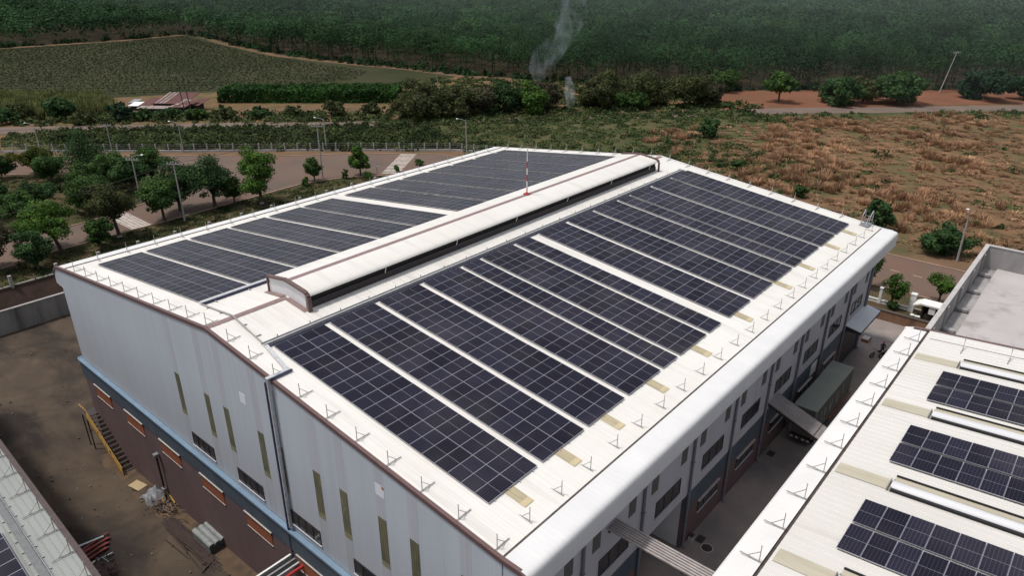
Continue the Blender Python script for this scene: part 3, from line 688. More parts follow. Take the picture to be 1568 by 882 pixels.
t = MB(); t.prism([(-37.9, -1.43), (YB, zr(YB) + .12), (YB, zr(YB) - .3), (-37.9, -1.85)], 'X', X1 - .02, X1 + .32); t.build('verge_trim', TRIM, W)
t = MB(); t.prism([(-37.32, -1.55), (-37.9, -1.40), (-37.9, -1.85), (-37.32, -2.0)], 'X', X1 - .24, X1 + .05); t.build('corner_cap', FASCR, W)
for x in (-4.0, 4.6, 13.05, 21.55, 29.1):
    s_ = MB(); y0, y1 = -39.15, -72
    s_.add([(x, y0, zr(y0) + .042), (x + .98, y0, zr(y0) + .042), (x + .98, y1, zr(y1) + .042), (x, y1, zr(y1) + .042)], [(3, 2, 1, 0)])
    s_.build('roof_light', TANR, W)
for x in (-4.0, 4.6, 13.05, 21.55, 29.2):
    y0, y1 = -41.9, -72.2; sh = lambda y, h: zr(y) + h
    MB().add([(x + .99, y0 - .01, zr(y0) + .042), (x + 1.35, y0 - .01, zr(y0) + .042), (x + 1.35, y1, zr(y1) + .042), (x + .99, y1, zr(y1) + .042)], [(3, 2, 1, 0)]).build('roof_light', TANR, W)
    v = MB(); n = 9
    for y in (y0, y1):
        for i in range(n):
            a = math.pi * i / (n - 1); v.v.append((x + .42 - math.cos(a) * .33, y, sh(y, .12 + .18 * math.sin(a))))
    v.f = [(i, i + 1, i + 1 + n, i + n) for i in range(n - 1)] + [tuple(range(n))]; v.m = [0] * len(v.f)
    o = v.build('ridge_vent', TUBE, W, smooth=True)
    MB().prism([(y0 + .001, zr(y0) + .045), (y0 + .001, zr(y0) + .14), (y1, zr(y1) + .14), (y1, zr(y1) + .045)], 'X', x - .1, x + .80).build('vent_shadow_base', BLACK, o)  # black base juts past the hood, painting its shadow line on the near side
    MB().prism([(y0, zr(y0) + .045), (y0, zr(y0) + .12), (y1, zr(y1) + .12), (y1, zr(y1) + .045)], 'X', x + 1.36, x + 1.46).build('upstand', BLACK, o)
    b_ = MB()
    for dy in (.1, -.05): b_.box(x - .12, x + .86, y0 + dy, y0 + dy + .05, zr(y0) + .04, zr(y0) + .2)
    b_.build('end_clip', STEEL, o)
ti = math.degrees(math.atan(SR))
for i, x in enumerate((27.94, 19.93, 11.43, 3.0)):
    for j, dx in enumerate((0, 2.29)):
        lab = ['upper', 'lower'][j] + ' row of panels ' + ['beside the brown gable trim of the neighbouring hall', 'between the second and third white vents of the neighbouring hall', 'between the third and fourth white vents of the neighbouring hall', 'below the fourth white vent of the neighbouring hall'][i]
        y = -41.2
        solar_array(lab, (x - dx - PW, y, zr(y) + .03), 1, -1, -ti, 1, 18, 'panel rows on the neighbouring hall')
for i, x in enumerate((32.0, 29.3, 26.55, 23.8, 21.0, 18.15, 15.4, 12.6, 9.8, 6.95, 4.15, 1.3, -1.5)):
    place_rod((x, -38.72, zr(-38.72) + .01), -math.pi / 2, ORD[i] + ' lightning rod from the far corner along the eave of the neighbouring hall', 'rods on the neighbouring hall')
for i, y in enumerate((-41.5, -44.3, -47.1, -50)):
    place_rod((32.5, y, zr(y) + .03), 0, ORD[i] + ' lightning rod from the eave beside the brown gable trim of the neighbouring hall', 'rods on the neighbouring hall')
t = MB(); t.tube([(32.9, -39.3, zr(-39.3) + .06), (32.9, -72, zr(-72) + .06)], .03, 5); t.build('earthing_strip', ROD, W)

# concrete annex roof behind it
A = thing('concrete_annex', 'unfinished bare concrete annex with flat grey roof and tall parapet walls', 'concrete building', (52, -55, GZ))
MB().box(34.8, 69.2, -37.9, -76, GZ, -7.7).build('body', PARA, A)
MB().box(36.2, 68.9, -39.2, -76, -7.69, -7.45).build('roof_slab', SLAB, A)
p_ = MB(); p_.box(34.8, 69.2, -37.55, -37.85, GZ, -5.06); p_.box(68.9, 69.2, -37.86, -76, -7.8, -5.06); p_.box(34.8, 35.05, -37.86, -76, -7.8, -6.4)
p_ = p_.build('parapet', PARA, A)
p_ = MB(); p_.box(34.75, 69.26, -37.5, -37.92, -5.055, -4.95); p_.box(68.84, 69.25, -37.93, -76, -5.055, -4.95); p_.build('coping', mat('coping_pale', (.44, .42, .41), (.36, .34, .33), scale=1, rough=.9), A)
for x in np.arange(38, 69, 5.6): MB().box(x, x + .3, -37.851, -38.05, -7.6, -5.2).box(x - .1, x + .5, -38.052, -39.0, -7.6, -7.35).build('pilaster', PARA, A)
for y in np.arange(-43, -76, -5.6): MB().box(68.899, 68.7, y, y - .3, -7.6, -5.2).build('pilaster', PARA, A)
rb = thing('roof_rubble', 'small dark scrap lying on the bare concrete annex roof', 'scrap', (55, -45, -7.45))
m_ = MB(); m_.box(54.6, 55.1, -45.2, -44.9, -7.45, -7.3); m_.ball((55.2, -44.8, -7.38), .16, 6, 4); m_.build('lump', RUST, rb)

# ------------------------------------------------------------------ hall at the bottom left
Lb = thing('shed_building', 'grey-roofed hall with brown gable trim and walkway tray at the yard edge', 'hall', (-25, 5, -24))
zl = lambda x: -5.0 + .06 * (x + 15.2)
r_ = MB(); r_.add([(-40, -70, zl(-40)), (-15.2, -70, zl(-15.2)), (-15.2, 48, zl(-15.2)), (-40, 48, zl(-40))], [(0, 1, 2, 3)])
x = -40
while x < -15.4:
    r_.add([(x, -70, zl(x)), (x + .03, -70, zl(x) + .03), (x + .07, -70, zl(x) + .03), (x + .1, -70, zl(x)), (x, 48, zl(x)), (x + .03, 48, zl(x) + .03), (x + .07, 48, zl(x) + .03), (x + .1, 48, zl(x))], [(0, 1, 5, 4), (1, 2, 6, 5), (2, 3, 7, 6)]); x += .36
r_.build('roof', ROOFL, Lb)
MB().box(-15.22, -14.92, -70, 48, -5.3, -4.95).build('verge_trim', mat('trim_dull_brown', (.075, .053, .050), (.06, .043, .041), scale=2, rough=.7), Lb)
MB().box(-40, -15.3, -70, 48, -24.3, -5.35 - .06 * 24.9).build('wall', BROWNWALL, Lb)
wk = thing('walkway_tray', 'grey perforated walkway tray lying on the grey roof at the bottom corner', 'roof walkway', (-16.6, 0, -5))
MB().box(-17.05, -16.68, -70, 48, zl(-16.6) + .05, zl(-16.6) + .12).build('tray', mat('tray_grey', (.155, .16, .16), (.12, .125, .125), scale=3, rough=.6), wk)
m_ = MB(); m_.box(-16.66, -16.61, -70, 48, zl(-16.3) + .05, zl(-16.3) + .16); m_.build('side_rail', STEEL, wk)
for i in range(26):
    y = -12 + i * 1.15
    for x0 in (-16.56, -17.2): MB().box(x0, x0 + .12, y, y + .09, zl(x0) + .03, zl(x0) + .08).build('clip', ROD, wk)
AR = solar_array('solar array on the grey roof at the bottom corner beside the walkway tray', (-17.5 - 2 * PW, -22.9, zl(-17.5) + .02), 1, 1, 0, 2, 17, 'array on the grey roof')
LEFT = []
for i in range(12):
    y = 7.6 - 2.42 * i + 2.42 * 2
    LEFT.append(place_rod((-15.4, y, zl(-15.4) + .02), 0, ORD[i] + ' lightning rod from the far end along the brown trim of the grey roof', 'rods on the grey roof'))

# the hall stands turned by two degrees to the factory
AR.rotation_euler = (0, -.06, 0)
for o in [Lb, wk, AR] + LEFT:
    pv = Vector((-14.9, -3.5, 0)); d = o.location - pv; o.location = pv + Matrix.Rotation(math.radians(-1.9), 3, 'Z') @ d; o.rotation_euler.z += math.radians(-1.9)

# ------------------------------------------------------------------ bridges between the halls
pb = thing('pipe_bridge', 'bundle of six pale pipes bridging the alley between the two halls', 'pipe bridge', (8.4, -33, -8.3))
for i in range(6):
    MB().box(7.72 + .21 * i, 7.72 + .21 * i + .12, -28.31, -39, -8.3, -8.2).build('pipe', mat('bridge_pipe', (.40, .36, .345), (.30, .265, .255), scale=2, rough=.6) if 'bridge_pipe' not in MATS else MATS['bridge_pipe'], pb)
m_ = MB()
for y in (-28.5, -31, -33.5, -36, -38.4): m_.box(7.66, 8.96, y, y - .1, -8.42, -8.305)
m_.build('crossbar', IRON, pb)
cb = thing('covered_bridge', 'narrow bridge across the alley under a ribbed grey sheet roof', 'covered walkway', (34.9, -33, -12.4))
bz = lambda y: -12.2 - .36 * (-28.3 - y)
def slopebox(mb, x0, x1, h0, h1, y0=-28.32, y1=-38.5):
    mb.prism([(y0, bz(y0) + h0), (y0, bz(y0) + h1), (y1, bz(y1) + h1), (y1, bz(y1) + h0)], 'X', x0, x1)
c_ = MB(); slopebox(c_, 34.0, 36.15, -.08, 0)
for i in range(9): slopebox(c_, 34.02 + .26 * i, 34.07 + .26 * i, .001, .04, -28.33)
c_.build('roof_sheet', mat('bridge_sheet', (.30, .275, .27), (.24, .22, .215), scale=1, rough=.6), cb)
c_ = MB(); slopebox(c_, 33.98, 36.17, .041, .06, -32.6, -32.66); c_.build('sheet_joint', IRON, cb)
for x in (34.05, 35.95): c_ = MB(); slopebox(c_, x, x + .1, -.4, -.085); c_.build('beam', IRON, cb)
# ------------------------------------------------------------------ pipe rack across the yard end
pr = thing('yard_pipe_rack', 'rack of grey, black and red pipes running out from the gable below the ledge', 'pipe rack', (-3, -8, -16.7))
for nm, y, z, w, m2 in (('white_pipe', -7.35, -16.55, .16, PWHITE), ('black_pipe', -7.62, -16.62, .2, RUBBER), ('grey_pipe', -7.9, -16.6, .18, STEEL), ('black_pipe', -8.15, -16.65, .16, RUBBER), ('grey_pipe', -8.4, -16.62, .14, TRAY)):
    MB().bar((-2.0, y, z), (-14.4, y, z), w, w).build(nm, m2, pr)
MB().tube([(-2.0, -8.95, -16.55), (-14.4, -8.95, -16.55)], .12, 8).build('red_pipe', RED, pr)
dt = thing('silver_duct', 'round silver duct lying below the red pipe at the gable foot', 'duct', (-3.4, -10.4, -17.2))
MB().tube([(-3.3, -9.6, -17.35), (-3.1, -18, -17.35)], .42, 14).build('duct', mat('duct_silver', (.55, .53, .5), rough=.3, metal=.8), dt, smooth=True)
m_ = MB()
for y in (-10.2, -12.5, -15): m_.tube([(-3.3, y, -17.35), (-3.3, y - .08, -17.35)], .46, 14)
m_.build('band', STEEL, dt)

# ------------------------------------------------------------------ alley: trailer, motorbikes, person, covers
tk = thing('box_trailer', 'long dark green box trailer parked in the alley beside the factory wall', 'truck trailer', (43.5, -30.4, GZ))
cx0, cx1, cy0, cy1 = 38.4, 48.9, -29.35, -31.4
c_ = MB(); c_.box(cx0, cx1, cy0, cy1, GZ + 1.15, -14.2); box = c_.build('box_body', TRUCKD, tk)
c_ = MB(); c_.box(cx0 - .04, cx1 + .04, cy0 + .04, cy1 - .04, -14.198, -14.12); c_.build('box_roof', TRUCKG, box)
c_ = MB()
for x, y in ((cx0, cy0), (cx0, cy1), (cx1, cy0), (cx1, cy1)): c_.box(x - .06, x + .06, y - .05, y + .05, GZ + 1.1, -14.2)
c_.build('corner_post', TRUCKG, box)
c_ = MB()
for x, zt, zb, dx in ((40.3, -15.1, -16.6, .0), (40.9, -14.9, -16.7, .5), (41.5, -15.3, -16.5, -.35), (42.3, -14.9, -16.6, .55), (43.2, -15.0, -16.5, -.4), (44.2, -14.8, -16.3, .5), (45.1, -15.1, -16.3, -.3), (46.2, -14.9, -16.2, .4)):
    c_.add([(x, cy1 - .006, zt), (x + .2, cy1 - .006, zt), (x + .2 + dx, cy1 - .006, zb), (x + dx, cy1 - .006, zb)], [(0, 3, 2, 1)])
c_.build('side_lettering', STROKE, box)
c_ = MB(); c_.box(cx0 + .1, cx1 + .6, cy0 - .5, cy0 - .75, GZ + .8, GZ + 1.14); c_.box(cx0 + .1, cx1 + .6, cy1 + .5, cy1 + .75, GZ + .8, GZ + 1.14); c_.box(cx0 - .1, cx0 + .1, cy0 - .1, cy1 + .1, GZ + .55, GZ + .95)
for x in (40, 43, 46): c_.box(x, x + .2, cy0 - .1, cy1 + .1, GZ + .9, GZ + 1.1)
c_.build('chassis', IRON, tk)
for x in (39.6, 40.9, 42.2):
    for y in (cy0 - .25, cy1 + .25):
        w_ = MB(); w_.tube([(x, y - .2, GZ + .5), (x, y + .2, GZ + .5)], .5, 14); o = w_.build('wheel', RUBBER, tk)
        MB().tube([(x, y - .215, GZ + .5), (x, y + .215, GZ + .5)], .24, 10).build('rim', STEEL, o)
for y in (-29.6, -30.1, -30.7, -31.15): MB().box(cx0 - .13, cx0 - .1, y - .14, y + .14, GZ + .66, GZ + .84).build('tail_lamp', LIGHTP, tk)
MB().box(cx0 + 4.5, cx1 + .6, cy1 - .02, cy1 - .12, GZ + .9, GZ + 1.08).build('side_rail', mat('rail_orange_rust', (.22, .075, .03), rough=.7), tk)
for y in (cy0 - .4, cy1 + .4): MB().box(46.9, 47.1, y - .08, y + .08, GZ, GZ + .9).build('landing_leg', IRON, tk)

def motorbike(loc, rz, label, body_mat):
    t = thing('motorbike', label, 'motorbike', loc, 'motorbikes parked in the alley', rz)
    for x in (-.62, .62):
        w = MB(); n = 14
        ring = [(x + .27 * math.cos(2 * math.pi * k / n), 0, .3 + .27 * math.sin(2 * math.pi * k / n)) for k in range(n + 1)]
        w.tube(ring, .055, 6, caps=False); o = w.build('wheel', RUBBER, t, local=True)
        MB().tube([(x, -.03, .3), (x, .03, .3)], .2, 10).build('rim', STEEL, o, local=True)
    b = MB(); b.prism([(-.75, .62), (-.3, .45), (.1, .38), (.35, .5), (.45, .85), (.34, .88), (.15, .6), (-.2, .68), (-.8, .78)], 'Y', -.13, .13); b.build('body', body_mat, t, local=True)
    b = MB(); b.prism([(-.72, .76), (-.1, .70), (.02, .76), (-.1, .83), (-.68, .86)], 'Y', -.14, .14); b.build('seat', RUBBER, t, local=True)
    b = MB(); b.tube([(.62, 0, .3), (.5, 0, .75), (.42, 0, 1.02)], .04, 6); b.build('fork', IRON, t, local=True)
    b = MB(); b.tube([(.32, -.34, 1.05), (.42, -.18, 1.02), (.42, .18, 1.02), (.32, .34, 1.05)], .025, 6); b.build('handlebar', IRON, t, local=True)
    b = MB(); b.ball((.52, 0, .88), .1, 8, 5); b.build('headlight', LIGHTP, t, local=True)
    return t
motorbike((60.75, -31.0, GZ), 2.45, 'black and pale grey motorbike nearer the factory entrance canopy', mat('bike_pale', (.38, .37, .37), rough=.4))
motorbike((61.35, -31.75, GZ), 2.6, 'all black motorbike nearer the neighbouring hall', mat('bike_black', (.02, .02, .022), rough=.35))

def person(loc, rz):
    t = thing('person', 'person in dark clothes and red cap standing beside the motorbikes', 'person', loc, None, rz)
    # one skinned figure, arms reaching forward
    J = dict(pel=(0, 0, .93), waist=(0, 0, 1.05), chest=(.02, 0, 1.28), neck=(.02, 0, 1.47), head=(.04, 0, 1.58), crown=(.04, 0, 1.70),
             hl=(0, .1, .9), kl=(.04, .11, .5), al=(0, .11, .08), tl=(.16, .12, .04), hr=(0, -.1, .9), kr=(.06, -.11, .5), ar=(.02, -.11, .08), tr=(.18, -.12, .04),
             sl=(.01, .19, 1.40), el=(.08, .25, 1.13), wl=(.3, .2, 1.02), fl=(.39, .18, 1.02), sr=(.01, -.19, 1.40), er=(.06, -.25, 1.12), wr=(.28, -.21, .99), fr=(.37, -.19, .98))
    R = dict(pel=.14, waist=.125, chest=.15, neck=.06, head=.098, crown=.07, hl=.095, kl=.062, al=.042, tl=.038, hr=.095, kr=.062, ar=.042, tr=.038, sl=.062, el=.042, wl=.03, fl=.032, sr=.062, er=.042, wr=.03, fr=.032)
    E_ = [('pel', 'waist'), ('waist', 'chest'), ('chest', 'neck'), ('neck', 'head'), ('head', 'crown')]
    for s in 'lr': E_ += [('pel', 'h' + s), ('h' + s, 'k' + s), ('k' + s, 'a' + s), ('a' + s, 't' + s), ('chest', 's' + s), ('s' + s, 'e' + s), ('e' + s, 'w' + s), ('w' + s, 'f' + s)]
    K = list(J); me = bpy.data.meshes.new('body'); me.from_pydata([J[k] for k in K], [(K.index(a), K.index(b)) for a, b in E_], [])
    o = link('body', me, t, True)
    md = o.modifiers.new('skin', 'SKIN'); sv = me.skin_vertices[0].data
    for i, k in enumerate(K): sv[i].radius = (R[k], R[k]); sv[i].use_root = k == 'pel'
    sb = o.modifiers.new('sub', 'SUBSURF'); sb.levels = 2; sb.render_levels = 2
    m = bpy.data.materials.new('person_clothing'); m.use_nodes = True; N = m.node_tree.nodes; L = m.node_tree.links
    tc = N.new('ShaderNodeTexCoord'); sp = N.new('ShaderNodeSeparateXYZ'); L.new(tc.outputs['Object'], sp.inputs[0])
    rp = N.new('ShaderNodeValToRGB'); rp.color_ramp.interpolation = 'CONSTANT'; els = rp.color_ramp.elements
    els[0].color = (.02, .02, .025, 1); els[1].position = .055; els[1].color = (.025, .026, .04, 1)
    e = els.new(.5); e.color = (.05, .045, .06, 1); e = els.new(.745); e.color = (.30, .17, .11, 1)
    dv = N.new('ShaderNodeMath'); dv.operation = 'DIVIDE'; dv.inputs[1].default_value = 2; L.new(sp.outputs['Z'], dv.inputs[0]); L.new(dv.outputs[0], rp.inputs[0]); L.new(rp.outputs[0], N['Principled BSDF'].inputs['Base Color'])
    me.materials.append(m)
    c = MB(); c.ball((.04, 0, 1.70), .115, 12, 6, sc=(1, .9, .75)); c.prism([(.1, 1.68), (.24, 1.66), (.24, 1.675), (.1, 1.70)], 'Y', -.08, .08); c.build('cap', RED, t, local=True, smooth=True)
    return t
person((61.75, -31.25, GZ), 3.4)
for nm, lab, x, y, r in (('manhole_cover', 'round dark manhole cover on the alley floor near the loading bay', 20.45, -29.94, .42),):
    t = thing(nm, lab, 'manhole cover', (x, y, GZ)); MB().tube([(x, y, GZ), (x, y, GZ + .03)], r, 20).build('cover', IRON, t); MB().tube([(x, y, GZ), (x, y, GZ + .02)], r + .1, 20).build('ring', CONC, t)
for x, y, lab in ((21.0, -29.1, 'square drain grate on the alley floor beside the manhole cover'), (35.3, -28.95, 'square drain grate on the alley floor under the covered bridge'), (64.9, -28.9, 'dark drain grate on the alley floor beside the entrance canopy')):
    t = thing('drain_grate', lab, 'drain', (x, y, GZ)); MB().box(x - .42, x + .42, y - .3, y + .3, GZ, GZ + .025).build('grate', IRON, t)
t = thing('hydrant_box', 'small pale box standing at the pillar foot beside the loading bay', 'box', (20.4, -28.6, GZ)); MB().box(20.2, 20.6, -28.4, -28.75, GZ, GZ + .5).build('casing', LIGHTP, t); MB().box(20.18, 20.62, -28.38, -28.77, GZ + .501, GZ + .55).build('lid', IRON, t)
t = thing('crate', 'orange crate under the entrance canopy', 'crate', (64.2, -27.9, GZ)); MB().box(63.6, 64.7, -28.4, -29.2, GZ, GZ + .35).build('base', mat('crate_orange', (.30, .13, .06), rough=.7), t); MB().box(63.62, 64.68, -28.42, -29.18, GZ + .351, GZ + .4).build('lid', HOOD, t)

# ------------------------------------------------------------------ yard objects on the gable side
def yg(y): return yz(y) + .03
st = thing('steel_stair', 'yellow-railed black steel stair climbing along the maroon wall', 'stair', (-2.8, 24, -24.2))
ya, yb, za, zb = 22.0, 28.6, -24.1, -20.1
for k in range(14):
    f = (k + .5) / 14; y = ya + (yb - ya) * f; z = za + (zb - za) * f
    MB().box(-3.35, -2.1, y - .16, y + .16, z, z + .06).build('tread', IRON, st)
m_ = MB()
for x in (-3.4, -2.07): m_.bar((x, ya - .2, za - .1), (x, yb + .1, zb - .02), .06, .26)
m_.build('stringer', IRON, st)
m_ = MB(); m_.bar((-3.42, ya - .2, za + 1.0), (-3.42, yb + .1, zb + 1.05), .09, .09); m_.bar((-3.42, ya - .2, za + .5), (-3.42, yb + .1, zb + .55), .07, .07); m_.bar((-3.42, yb + .1, zb + 1.05), (-3.42, yb + 1.6, zb + 1.05), .09, .09)
m_.bar((-3.45, ya - .2, za + .12), (-3.45, yb + .1, zb + .16), .05, .3)
m_.build('handrail', YELLOW, st)
for f in (0, .33, .66, 1):
    y = ya - .2 + (yb - ya + .3) * f; z = za + (zb - za) * f; MB().bar((-3.42, y, z - .1), (-3.42, y, z + 1.0), .07, .07).build('post', YELLOW, st)
MB().box(-3.45, -2.05, yb + .12, yb + 1.6, zb - .06, zb).build('landing', IRON, st)
for y in (yb + .2, yb + 1.4): MB().bar((-3.4, y, -24.2), (-3.4, y, zb - .06), .1, .1).build('leg', IRON, st)
lp = thing('wall_lamp_pole', 'dark pole with pale box on top standing against the maroon wall', 'pole', (-2.5, 14.3, yg(14.3)))
MB().tube([(-2.5, 14.3, yg(14.3)), (-2.5, 14.3, -18.3)], .09, 8).build('post', IRON, lp); MB().box(-2.75, -2.3, 14.05, 14.5, -18.35, -18.0).build('lamp_box', STEEL, lp)
MB().box(-2.7, -2.35, 14.05, 14.5, yg(14) + .9, yg(14) + 1.6).build('switch_box', STEEL, lp)
for i, (x, y, rz, z, c, lab) in enumerate(((-3.3, 18.9, .2, 0, WOOD, 'pale plywood board on the ground at the stair foot, topmost of two'), (-3.2, 18.1, .35, -.06, RUST, 'dark board lying under the pale plywood board'))):
    t = thing('board', lab, 'board', (x, y, yg(y) + .1 + z), 'boards on the yard', rz); MB().box(-.5, .5, -.8, .8, 0, .05).build('panel', c, t, local=True)
    MB().box(-.45, -.35, -.8, .8, -.05, -.002).build('batten', RUST, t, local=True)
# grey tarpaulin heap
tp = MB(); n = 15
for j in range(n):
    for i in range(n):
        u, v = i / (n - 1) * 2 - 1, j / (n - 1) * 2 - 1; r = max(abs(u), abs(v)); 
        h = .95 * max(0, 1 - r ** 2.2) * (1 + .25 * math.sin(5 * u + 3 * v)) + .1 * math.sin(9 * u - 4 * v)
        tp.v.append((-3.0 + u * .95 + .1 * math.sin(4 * v), 15.7 + v * 1.15, yg(15.7) + max(0, h) + .02))
tp.f = [(j * n + i, j * n + i + 1, (j + 1) * n + i + 1, (j + 1) * n + i) for j in range(n - 1) for i in range(n - 1)]; tp.m = [0] * len(tp.f)
tag(tp.build('tarpaulin_heap', TARP), 'crumpled grey tarpaulin over a heap beside the maroon wall', 'tarpaulin')
sr_ = random.Random(3)
hp = MB()
for i in range(70):
    a = sr_.uniform(0, math.pi); L_ = sr_.uniform(.5, 1.1); x, y = -3.2 + sr_.gauss(0, .45), 13.0 + sr_.gauss(0, .85); z = yg(13) + sr_.uniform(.05, .55)
    dz = sr_.uniform(-.2, .25); hp.bar((x - math.cos(a) * L_ / 2, y - math.sin(a) * L_ / 2, z - dz), (x + math.cos(a) * L_ / 2, y + math.sin(a) * L_ / 2, z + dz), .05, .07, i % 3)
tag(hp.build('scrap_wood_heap', [mat('scrap_grey', (.20, .15, .14), rough=.9), RUST, mat('scrap_tan', (.26, .19, .14), rough=.9)]), 'tangled heap of scrap wood beside the grey tarpaulin', 'scrap heap')
yl = thing('yellow_frame', 'yellow steel frame leaning behind the scrap wood heap', 'frame', (-2.4, 13.9, yg(14)))
m_ = MB(); m_.bar((-2.3, 14.4, yg(14) + .9), (-2.4, 12.8, yg(14) + .5), .12, .08); m_.bar((-2.9, 14.4, yg(14) + .3), (-2.9, 12.9, yg(14) + .3), .1, .08); m_.bar((-2.3, 14.4, yg(14) + .9), (-2.9, 14.4, yg(14) + .3), .08, .08); m_.build('bar', YELLOW, yl)
rbm = MB()
for i in range(150):
    y0 = 10.6 + sr_.gauss(0, .35); y1 = 3.0 + sr_.gauss(0, .7); x = -4.0 + sr_.gauss(0, .28); z = yg(7) + sr_.uniform(.03, .38)
    mid = (x + sr_.gauss(0, .12), (y0 + y1) / 2, z + sr_.uniform(0, .12)); rbm.tube([(x + sr_.gauss(0, .2), y0, z), mid, (x + sr_.gauss(0, .25), y1, z - .05)], .034, 4)
for ang in (0, 1): rbm.tube([(-3.4 + .5 * math.sin(a) - ang, 9.4 - ang * 4 + .9 * math.cos(a), yg(8) + .25) for a in np.linspace(-1.2, 1.6, 8)], .03, 4)
rbm.bar((-5.1, 2.6, yg(3) + .1), (-3.7, 3.2, yg(3) + .1), .1, .1); rbm.bar((-5.2, 9.0, yg(8) + .1), (-5.0, 5.0, yg(6) + .1), .06, .06)
tag(rbm.build('rebar_bundle', RUST), 'long bundle of rusty reinforcing bars on the yard', 'steel bars')
sk = thing('sheet_stack', 'stack of grey half-round roofing sheets beside the rusty bars', 'stack', (-2.7, 5.4, yg(5.4)))
m_ = MB()
for i in range(3):
    n = 7
    for k, y in enumerate((6.9, 3.9)):
        for j in range(n):
            a = math.pi * j / (n - 1); m_.v.append((-3.35 + .55 * i - .27 * math.cos(a), y, yg(5) + .95 + .22 * math.sin(a)))
    b0 = i * 2 * n; m_.f += [(b0 + j, b0 + j + 1, b0 + n + j + 1, b0 + n + j) for j in range(n - 1)] + [tuple(b0 + n + j for j in range(n))]
m_.m = [0] * len(m_.f); m_.build('top_sheet', SHEET, sk, smooth=True)
m_ = MB()
for j in range(5): m_.box(-3.6, -2.0, 3.9 - .02 * (j % 2), 6.9, yg(5) + .05 + j * .18, yg(5) + .05 + j * .18 + .1)
m_.build('lower_sheet', mat('sheet_dark', (.07, .075, .075), (.12, .125, .125), scale=4, rough=.6), sk)
rd = thing('red_steel_bundle', 'bundle of red and grey steel sections beside the grey roof', 'steel sections', (-9.5, 12.3, yg(12)))
m_ = MB()
for i in range(7): m_.bar((-11.6 + .1 * i, 11.5 + .3 * i, yg(12) + .15 + .06 * (i % 3)), (-9.0 + .15 * i, 12.2 + .28 * i - .4 * (i % 2), yg(12) + .12), .14, .14)
m_.build('red_section', mat('red_oxide', (.20, .035, .028), (.12, .03, .025), scale=3, rough=.7), rd)
m_ = MB(); m_.bar((-11.2, 14.1, yg(12) + .2), (-8.6, 13.6, yg(12) + .2), .2, .2); m_.bar((-10.9, 11.2, yg(12) + .2), (-8.9, 11.0, yg(12) + .2), .12, .12); m_.build('grey_section', STEEL, rd)
bd = MB(); bd.ball((-10.4, 9.6, yg(9)), 1.0, 10, 5, 1, (1.1, 1.6, .28))
for i in range(34):
    x, y = -10.4 + sr_.gauss(0, .7), 9.6 + sr_.gauss(0, 1.1); a = sr_.uniform(0, 6.3); L_ = sr_.uniform(.3, 1.0); x = max(-11.3, min(-9.6, x)); y = max(8.4, min(10.8, y)); bd.bar((x, y, yg(9) + .1), (x + L_ * math.cos(a), y + L_ * math.sin(a), yg(9) + sr_.uniform(.1, .5)), .06, .07, 2 if i % 7 == 0 else i % 2)
tag(bd.build('dark_scrap_heap', [IRON, RUST, STEEL]), 'dark heap of scrap metal beside the red steel sections', 'scrap heap')
for i, (x, y, s) in enumerate(((-11.9, 15.0, .25), (-11.5, 14.6, .2))):
    t = thing('dark_bucket', ['larger', 'smaller'][i] + ' dark bucket at the foot of the grey hall', 'bucket', (x, y, yg(y))); MB().tube([(x, y, yg(y)), (x, y, yg(y) + .4)], [s * .8, s], 10).build('shell', IRON, t); MB().tube([(x - s, y, yg(y) + .4), (x, y, yg(y) + .6), (x + s, y, yg(y) + .4)], .02, 5).build('handle', STEEL, t)

gv = MB()
for i in range(260):
    y = sr_.uniform(-6, 60); x = sr_.uniform(-13, -2.6) if y < 30 else sr_.uniform(-13, 6); r = sr_.choice((.04, .05, .06, .09, .13)); gv.ball((x, y, yg(y) + r * .3), r, 5, 3, sr_.randrange(3), (1, sr_.uniform(.6, 1.6), .6))
tag(gv.build('gravel', [mat('stone_grey', (.17, .15, .13), rough=.9), mat('stone_tan', (.14, .10, .07), rough=.9), RUST]), 'small stones and bits of debris scattered over the yard earth', 'gravel', kind='stuff')
# retaining wall and fence on the road side of the yard
rw = thing('retaining_wall', 'stained grey concrete retaining wall behind the sunken yard', 'retaining wall', (0, 65.5, -24.3))
MB().box(-62, 76, 65.3, 65.6, -24.6, -20.85).build('wall', RETW, rw); MB().box(-62, 76, 65.22, 65.68, -20.849, -20.7).build('coping', CONC, rw)
fe = thing('post_fence', 'low fence of thick pale concrete posts above the retaining wall', 'fence', (0, 67.2, GZ))
m_ = MB(); m_.box(-62, 76, 67.1, 67.3, GZ - .6, GZ + .12); m_.build('beam', CONC, fe)
for i in range(22):
    x = -57.4 + 5.95 * i; p_ = MB(); p_.box(x - .2, x + .2, 66.95, 67.35, GZ - .5, GZ + 1.5); p_.box(x - .21, x + .21, 66.93, 67.37, GZ + 1.501, GZ + 1.55); p_.build('post', CPOLE, fe)
for i in range(22):
    x = -54.5 + 5.95 * i; MB().tube([(x, 67.1, GZ), (x, 67.1, GZ + .9)], .05, 5).build('thin_post', ROD, fe)

